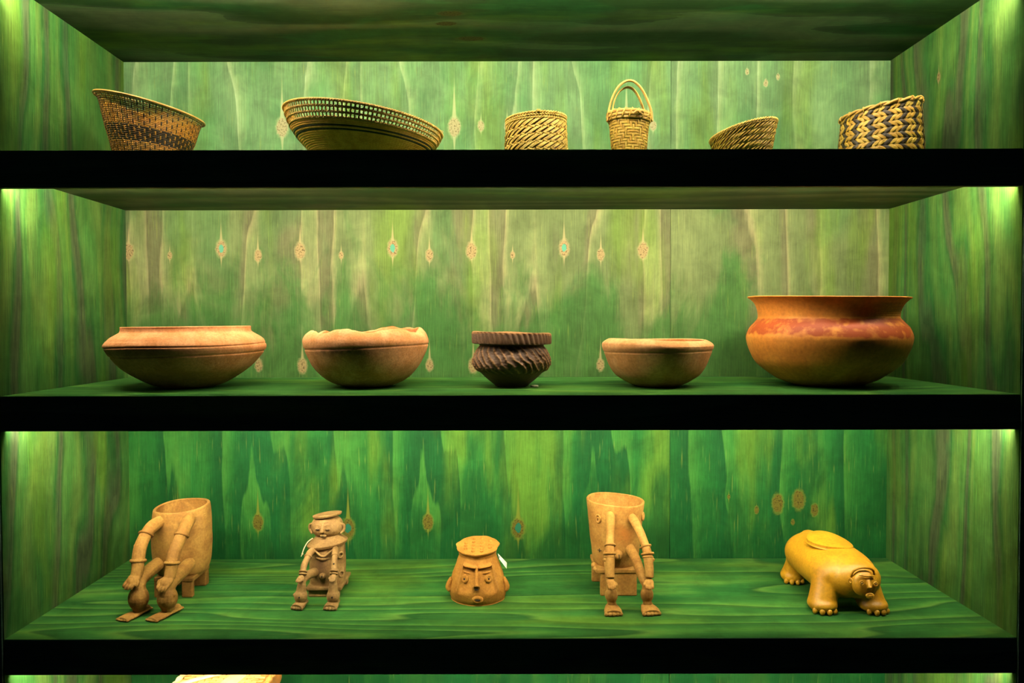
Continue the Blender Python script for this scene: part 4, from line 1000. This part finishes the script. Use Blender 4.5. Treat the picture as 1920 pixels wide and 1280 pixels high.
# --- black and natural herringbone basket
t = thing('woven_basket', 'herringbone basket plaited from wide natural and black cane strips', 'basket', (0.8065, 0.205, Z1))
S6 = Surf([(0, 84), (.3, 83), (.6, 80), (.85, 77.5), (1.0, 76)], 127, .12, 0)
wall(S6, 'inner_wall', CANE_BR, t, -1.4)
NC, NR = 48, 10
rest = {k: MB() for k in (0, 1, 2)}; MT = {0: CANE_D, 1: CANE_A, 2: CANE_B}; cnt = 0
rnd = random.Random(5)
for k in range(NR):
    ta = .97*k/NR; tb = .97*(k+1)/NR
    for j in range(NC):
        P = []; N = []; sl = 1.75
        for q in range(5):
            u = -.10+1.20*q/4; a = u if k % 2 == 0 else 1-u
            tt = max(.004, ta+(tb-ta)*(1-u)); p, nn = S6.P(2*pi*(j+sl*a)/NC, min(tt, .985), -.9+2.3*sin(pi*q/4)**.7+rnd.uniform(-.1, .1)); P.append(p); N.append(nn)
        cid = 0 if j % 3 == 0 else (1 if rnd.random() < .6 else 2)
        thm = 2*pi*(j+sl*.5)/NC
        if sin(thm) < .12 and tb > .30:
            m = MB(); ribbon(m, P, N, 7.3 if cid else 8.2, .9 if cid else 1.3); m.build('cane_strip', MT[cid], t); cnt += 1
        else: ribbon(rest[cid], P, N, 7.3, .9)
for cid, nm in ((0, 'black_plaiting'), (1, 'pale_plaiting'), (2, 'golden_plaiting')): tag(rest[cid].build(nm, MT[cid], t), kind='stuff')
m = MB(); rope(m, S6, .985, 2.4, 3.2, 9, 2, .6, 260, 8); m.build('rim', CANE_H, t)
for i in range(15):
    th = 2*pi*(i+.2)/15; p, nn = S6.P(th, .985, .6); m = MB(); m.ring(p, 5.4*mm, 1.1*mm, dirrot((-sin(th), cos(th), .12)), 18, 6); m.build('rim_binding', CANE_A, t)

# --- lidded basket on the lowest shelf
t = thing('lidded_basket', 'square plaited cane basket with a pale strap across its lid', 'basket', (-0.5685, 0.125, Z_FLOORBOARD))
m = MB(); m.box(V3((-88, -82, 0)), V3((88, 82, 305)), .014); m.build('body', CANE_B, t, fuse=.003, iters=3)
m = MB(); m.box(V3((-94, -88, 285)), V3((94, 88, 333)), .012); lid = m.build('lid', CANE_BR, t, fuse=.003, iters=3)
bm_ = None; rnd = random.Random(3)
for r_ in range(21):
    for c_ in range(7):
        x = -84+c_*24+(r_ % 2)*12; y = -80+r_*7.6
        if x+23 > 88: continue
        m = MB(); m.box(V3((x, y, 332.2)), V3((x+22.5, y+6.8, 334.4+rnd.uniform(0, .5))), .0006)
        if bm_ is None: bm_ = True
        o = m.build('cane_strip', CANE_L[rnd.randrange(2)], lid, True)
m = MB(); m.add([V3(p) for p in ((-14, -89, 334.6), (20, -89, 334.6), (62, 89, 334.6), (28, 89, 334.6), (-14, -89, 336.4), (20, -89, 336.4), (62, 89, 336.4), (28, 89, 336.4))],
                [(0,3,2,1),(4,5,6,7),(0,1,5,4),(1,2,6,5),(2,3,7,6),(3,0,4,7)]); m.build('strap', CANE_L[2], t, False)
for sx in (-1, 1):
    m = MB()
    P = [V3((sx*92, -84+168*k/24, 333)) for k in range(25)]
    m.tube(P, [(5.5+1.2*sin(k*1.9))*mm for k in range(25)], 10, 2); m.build('edge_binding', CANE_L[2] if sx < 0 else CANE_L[1], t)
m = MB(); m.tube([V3((-92, -50, 336)), V3((-70, -30, 337)), V3((-30, 0, 337)), V3((10, 18, 336))], [4*mm, 7*mm, 6*mm, 2*mm], 10, 5, flat=(1, .45)); m.build('folded_leaf', CANE_L[2], t)
